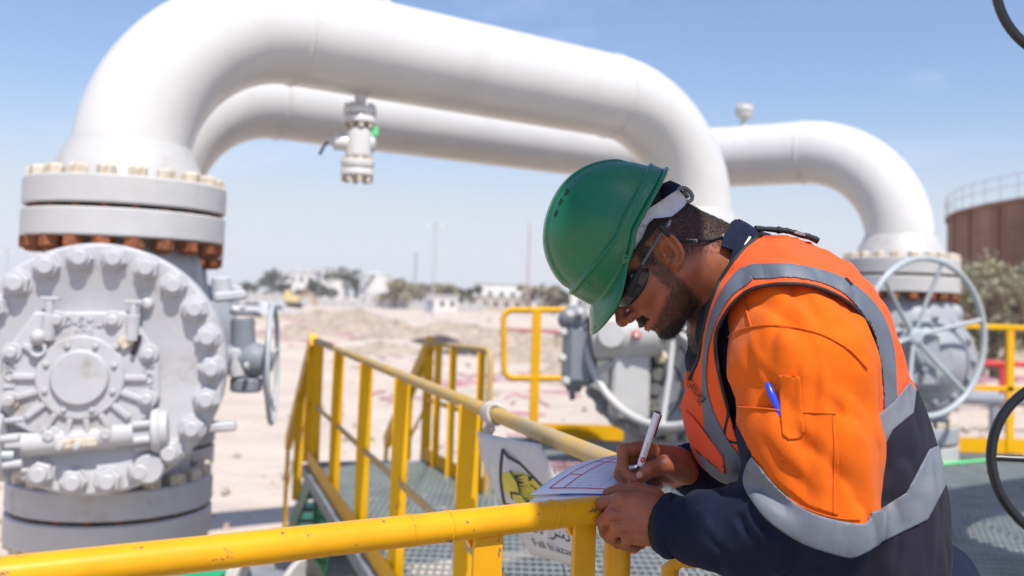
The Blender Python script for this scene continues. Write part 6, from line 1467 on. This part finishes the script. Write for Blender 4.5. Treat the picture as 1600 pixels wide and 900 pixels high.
# dark inner rim at the back
b = MB(); b.tube([at(1030, 268, 1.66), at(1036, 272, 1.66), at(1033, 288, 1.65)], .003, 8); obj('rim_trim', b, BLK, hat)
# grey cradle strap with ratchet knob
def headsurf_y(px, py, off):
    ys = np.linspace(1.54, 1.72, 200); P = np.array([at(px, py, y) for y in ys]); v = head_f(P)-off; k = np.argmax(v < 0); return ys[k] if v[k] < 0 else 1.67
STR = mat('grey_nylon_strap', (.40, .41, .43), .5, var=.05, bump=.1, bscale=90, bdist=.001)
def patch(name, poly, yfn, t, m, par, hN=3):
    bm = bmesh.new(); vs = [bm.verts.new((a, b_2, 0)) for a, b_2 in poly]; bm.faces.new(vs); bmesh.ops.triangulate(bm, faces=bm.faces[:])
    for _ in range(hN): bmesh.ops.subdivide_edges(bm, edges=bm.edges[:], cuts=1, use_grid_fill=False)
    bm.verts.index_update(); V2 = np.array([v.co[:2] for v in bm.verts]); F = [tuple(v.index for v in f.verts) for f in bm.faces]; bd = [tuple(v.index for v in e.verts) for e in bm.edges if e.is_boundary]; bm.free()
    A_ = np.array([at(x, y, yfn(x, y)) for x, y in V2]); B_ = A_+np.array([0, t, 0]); n = len(V2); b = MB(); b.add(np.vstack([A_, B_]), F+[tuple(n+i for i in f[::-1]) for f in F]+[(i, j, n+j, n+i) for i, j in bd], True); return obj(name, b, m, par)
strap_px = [(1031.6, 314.7), (1045, 305), (1059.6, 296), (1068, 305), (1073.6, 314.7), (1069, 322.5), (1060, 330), (1050, 338), (1036, 340), (1022, 341), (1013, 349), (1008, 360), (1003.6, 370.7), (991, 389.3), (977, 388.7), (978.7, 373.8), (986, 361), (994, 349), (1006.7, 330)]
sy = lambda x, y: 1.586+max(0, x-1035)**2*.000022+.00012*max(0, 1000-x)
patch('cradle_strap', strap_px, sy, .003, STR, hat, 2)
for (px, py, r) in [(1003, 339, .0042), (988, 381, .0016), (980, 376, .0012)]:
    b = MB(); b.lathe([(r, 0), (r, .0012)], at(px, py, sy(px, py)-.0002), (0, -1, 0), 14); obj('strap_hole', b, BLK, hat)
b = MB(); b.lathe([(.0052, 0), (.0052, .002), (.003, .0028), (.003, .001)], at(992, 365, sy(992, 365)), (0, -1, 0), 18); obj('strap_button', b, STR, hat)
b = MB(); b.torus(at(1070, 304, 1.645), (.35, -.8, .5), .0145, .0036, 28, 8); b.lathe([(.008, 0), (.008, .006)], at(1069, 305, 1.66), (.75, -.4, .55), 18); obj('ratchet_knob', b, mat('grey_plastic_knob', (.13, .13, .12), .45), hat)
b = MB(); b.tube([at(1028, 306, 1.655), at(1036, 296, 1.65), at(1047, 292, 1.65), at(1058, 295, 1.655), at(1062, 303, 1.66)], [.006, .0105, .0115, .009, .006], 12); b.tube([at(1030, 318, 1.64), at(1040, 304, 1.63), at(1056, 297, 1.64)], .006, 8); obj('nape_pad', b, NAV, hat)
b = MB(); b.tube([at(977, 394, 1.585), at(982, 398, 1.582), at(986, 394, 1.582)], [.006, .0065, .004], 8); obj('strap_clip', b, BLK, hat)

# ---- sunglasses with a black retainer cord
gl = obj('sunglasses', (lambda b: (b.tube([at(*p) for p in [(1045, 348, 1.592), (1037, 360, 1.590), (1025, 378, 1.589), (1014, 396, 1.590), (1004, 412, 1.592), (996, 428, 1.595), (988, 442, 1.598), (984, 450, 1.602)]], [.0020, .0026, .0028, .0030, .0034, .0048, .0062, .0070], 10, flat=.45, up=(0, -1, 0)), b)[1])(MB()), mat('dark_grey_temple', (.060, .066, .078), .4), man)
b = MB(); b.prism([(0, 0), (.006, .004), (.0075, .013), (.0045, .013)], at(1041, 356, 1.590), (1, 0, 0), (0, 0, 1), .003); obj('temple_tip', b, mat('grey_temple_tip', (.16, .18, .2), .5), gl)
b = MB(); b.tube([at(1003, 414, 1.587), at(994, 434, 1.590), at(985, 452, 1.595), at(981, 462, 1.60)], [.0022, .0050, .0080, .0075], 10, flat=.4, up=(0, -1, 0)); obj('temple_inlay', b, BLK, gl)
LENS = mat('dark_lens', (.004, .004, .007), .12, spec=.5)
def lens(sg):
    nu, nv = 22, 12; V = []
    for layer in (0, 1):
        for i in range(nu+1):
            for j in range(nv+1):
                a = (i/nu)*1.42+.10; hh = (j/nv-.5)*2; prof_ = (.0235*(math.sin(math.pi*min(1, (i/nu)*.92+.10)))**.5)
                f = .034+.085*math.cos(a*.98)-.002*abs(hh)**2; s = .0775*math.sin(a*1.02)**.8; u = .010+hh*prof_-.004*(i/nu)
                q = hw(f-layer*.0022, sg*(s-layer*.0016), u); V.append(q)
    K = (nu+1)*(nv+1); F = []
    for i in range(nu):
        for j in range(nv): a = i*(nv+1)+j; F += [(a, a+1, a+nv+2, a+nv+1), (K+a, K+a+nv+1, K+a+nv+2, K+a+1)]
    for i in range(nu):
        for j in (0, nv): a = i*(nv+1)+j; F.append((a, a+nv+1, K+a+nv+1, K+a))
    for j in range(nv):
        for i in (0, nu): a = i*(nv+1)+j; F.append((a, a+1, K+a+1, K+a))
    b = MB(); b.add(V, F, True); return b
obj('lens', lens(1), LENS, gl); obj('lens', lens(-1), LENS, gl)
pts = []
for i in range(24):
    a = (i/23)*1.42+.10; pr_ = (.0235*(math.sin(math.pi*min(1, (i/23)*.92+.10)))**.5); pts.append(hw(.035+.085*math.cos(a*.98), .0785*math.sin(a*1.02)**.8, .011+pr_-.004*(i/23)))
b = MB(); b.tube(pts, .0030, 8); b.tube([hw(.120, -.009, .012), hw(.121, 0, .014), hw(.120, .009, .012)], .003, 8); obj('brow_bar', b, BLK, gl)
def cord_pt(px, py, Y): return at(px, py, Y)
cp = spline([at(1031, 353, 1.588), at(1040, 362, 1.588), at(1052, 371, 1.590), at(1068, 375, 1.596), at(1088, 376.5, 1.606), at(1108, 375, 1.618), at(1126, 370, 1.630), at(1146, 364, 1.640), at(1164, 360, 1.655), at(1180, 358.5, 1.675)], 8)
b = MB(); b.tube(cp, .0026, 8); cord = obj('retainer_cord', b, BLK, man)
b = MB(); b.tube(cp[:14], .0048, 10); obj('cord_sleeve', b, BLK, cord)
cp2 = spline([at(1180, 357.5, 1.675), at(1200, 358, 1.68), at(1216, 359.5, 1.68), at(1232, 361, 1.68), at(1252, 367, 1.68), at(1266, 370, 1.68), at(1279, 376, 1.68)], 6)
r8 = np.random.RandomState(8); b = MB(); b.tube(cp2, .0042+.0016*r8.rand(len(cp2)), 8); b.tube(cp2+np.array([.0, .006, -.003])[None]*np.linspace(.2, 1, len(cp2))[:, None], .0028, 8); b.sphere(at(1217, 359.5, 1.68), .0068, 10); obj('cord_tail', b, BLK, cord)
def cord_text(body, px, py, Y, px2, py2, Y2, size):
    p = at(px, py, Y); q = at(px2, py2, Y2); ux = (q-p)/np.linalg.norm(q-p); uy = np.cross(np.array([0, -1., 0]), ux)*-1; uy = np.array([-ux[2], 0, ux[0]]) ; uy = uy-ux*(uy@ux); uy /= np.linalg.norm(uy)
    b = MB(); n_ = np.cross(ux, uy); put_text(b, body, size, .0002, (p+q)/2+np.array([0, -.0030, 0]), ux, uy); obj('cord_lettering', b, M['white'], cord)
cord_text('SPORTS', 1064, 375.5, 1.598, 1094, 376.5, 1.608, .0072); cord_text('SPORTS', 1124, 370, 1.629, 1150, 362.5, 1.643, .0072); cord_text('SPORTS', 1236, 362, 1.672, 1262, 369, 1.672, .0055)
# lettering on the vest front
p = on_surf(VEST, 1082, 606, .0095, 1.42, 1.76); q = on_surf(VEST, 1097, 634, .0095, 1.42, 1.76)
tv, tf = text_mesh('GAN-HSE', .030, 0); P_ = []
for x, y, z in tv:
    k = x/.106; X_ = 1089+10*k*1.35-y*560*.7; Y__ = 617+17*k*1.35-y*560*.9+0; P_.append(on_surf(VEST, 1087+19*k+y*430, 613+29*k-y*520, .0122, 1.42, 1.76))
b = MB(); b.add(P_, tf); obj('vest_lettering', b, BLK, man)
b = MB(); b.box(on_surf(VEST, 1325, 440, .010, 1.40, 1.76), (.014, .012, .004), ((.7, 0, -.7), (0, 1, 0), (.7, 0, .7))); obj('vest_tag', b, BLK, man)
b = MB(); q = at(1076, 596, 1.70); b.sphere(q, .016, 12, (.5, .6, 1.2)); obj('vest_front_edge', b, ORV, man)

# ---- marker pen in the right hand
pn = thing('marker_pen', TIP, 'white marker pen with red mark held upright in the writing hand', 'pen'); PT = at(1028, 643, 1.655); dp = (PT-TIP)/np.linalg.norm(PT-TIP); Lp = np.linalg.norm(PT-TIP)
WHP = mat('white_pen_plastic', (.74, .70, .70), .35)
b = MB(); b.lathe([(.0010, .002), (.0018, .008), (.0042, .014), (.0048, .020), (.0048, .034)], TIP, dp, 20); obj('nib_holder', b, BLK, pn)
b = MB(); b.lathe([(.0056, .034), (.0062, .037), (.0063, Lp-.0026), (.0060, Lp-.002)], TIP, dp, 26); br = obj('barrel', b, WHP, pn)
b = MB(); b.lathe([(.0062, Lp-.0020), (.0058, Lp-.0004), (.004, Lp)], TIP, dp, 24); obj('end_plug', b, mat('dark_purple_plastic', (.03, .01, .03), .4), pn)
sdv = np.cross(dp, [0, -1, 0]); sdv /= np.linalg.norm(sdv); nf = np.cross(sdv, dp); nf = nf if nf[1] < 0 else -nf
q = TIP+dp*.047+nf*.0060; b = MB(); b.sphere(q, .0042, 14, (1, .35, 1.25), (sdv, nf, dp)); obj('red_mark', b, mat('red_print', (.55, .01, .06), .4), br)
q = TIP+dp*.047+nf*.0072; b = MB(); b.torus(q, nf, .0018, .0004, 16, 5); obj('mark_ring', b, M['white'], br)
b = MB(); r9 = np.random.RandomState(2)
for k in range(9): q = TIP+dp*(.056+.0026*k)+nf*.0063+sdv*(.0006*r9.randn()); b.bar(q-sdv*.0012, q+sdv*.0012, .0011, .0003, dp)
obj('small_print', b, mat('grey_print', (.12, .12, .14), .5), br)
b = MB(); b.tube([PT+sdv*.0072-dp*.004, PT+sdv*.0078-dp*.045], .0016, 8); obj('clip', b, mat('brown_plastic_clip', (.05, .02, .02), .4), pn)

# ---- the form he writes on
pf = thing('paper_form', at(900, 772, 1.66), 'white printed form with red table lines lying on the handrail under the hands', 'paper')
PA, PB, PC, PD = at(828, 773, 1.640), at(1010, 776, 1.69), at(1085, 716, 1.93), at(962, 708, 1.90)
def pap(u, v, w=0, lay=0):
    p = PA*(1-u)*(1-v)+PB*u*(1-v)+PC*u*v+PD*(1-u)*v
    return p+np.array([0, 0, 1.])*(.004*math.sin(math.pi*u)+.010*math.sin(math.pi*v)*(1-u)+.004*math.sin(4*v)*(1-u)+w-lay*.0016)+np.array([-.003, -.004, 0])*lay
PAPM = mat('white_paper', (.78, .78, .80), .7); 
for lay in range(3):
    lf = (lambda L_: (lambda u, v, w=0: pap(min(1, u+.012*L_*0), v, w, L_)-np.array([0, .004*L_, .0])+np.array([.0, 0, -.010*L_*(1-u)*(1-v)*(v < .35)])))(lay)
    sh = obj('sheet', sheet(lf, 18, 14, .0004), PAPM, pf)
    if lay == 0: top_sheet = sh
REDP = mat('red_table_print', (.60, .05, .10), .6); BLP = mat('pale_blue_table_print', (.42, .48, .66), .6)
fr_ = lambda u, v, w=0: pap(u, v, w)
obj('red_table_frame', strips(fr_, [[(.10, .08), (.10, .93), (.97, .93)], [(.10, .08), (.97, .08)], [(.22, .08), (.22, .93)], [(.10, .62), (.97, .62)], [(.10, .75), (.97, .75)], [(.10, .30), (.22, .30)]], .014, .0006), REDP, top_sheet)
obj('table_lines', strips(fr_, [[(.22, .08+.045*k), (.95, .08+.045*k)] for k in range(1, 12)]+[[(.22+.1*k, .08), (.22+.1*k, .62)] for k in range(1, 7)], .0035, .0005), BLP, top_sheet)
b = MB(); b.tube([pap(u, 0.0, -.0012)+np.array([0, -.0015, 0]) for u in np.linspace(.25, .8, 14)], .0012, 6); obj('blue_sheet_edge', b, mat('blue_paper_edge', (.05, .09, .42), .6), pf)
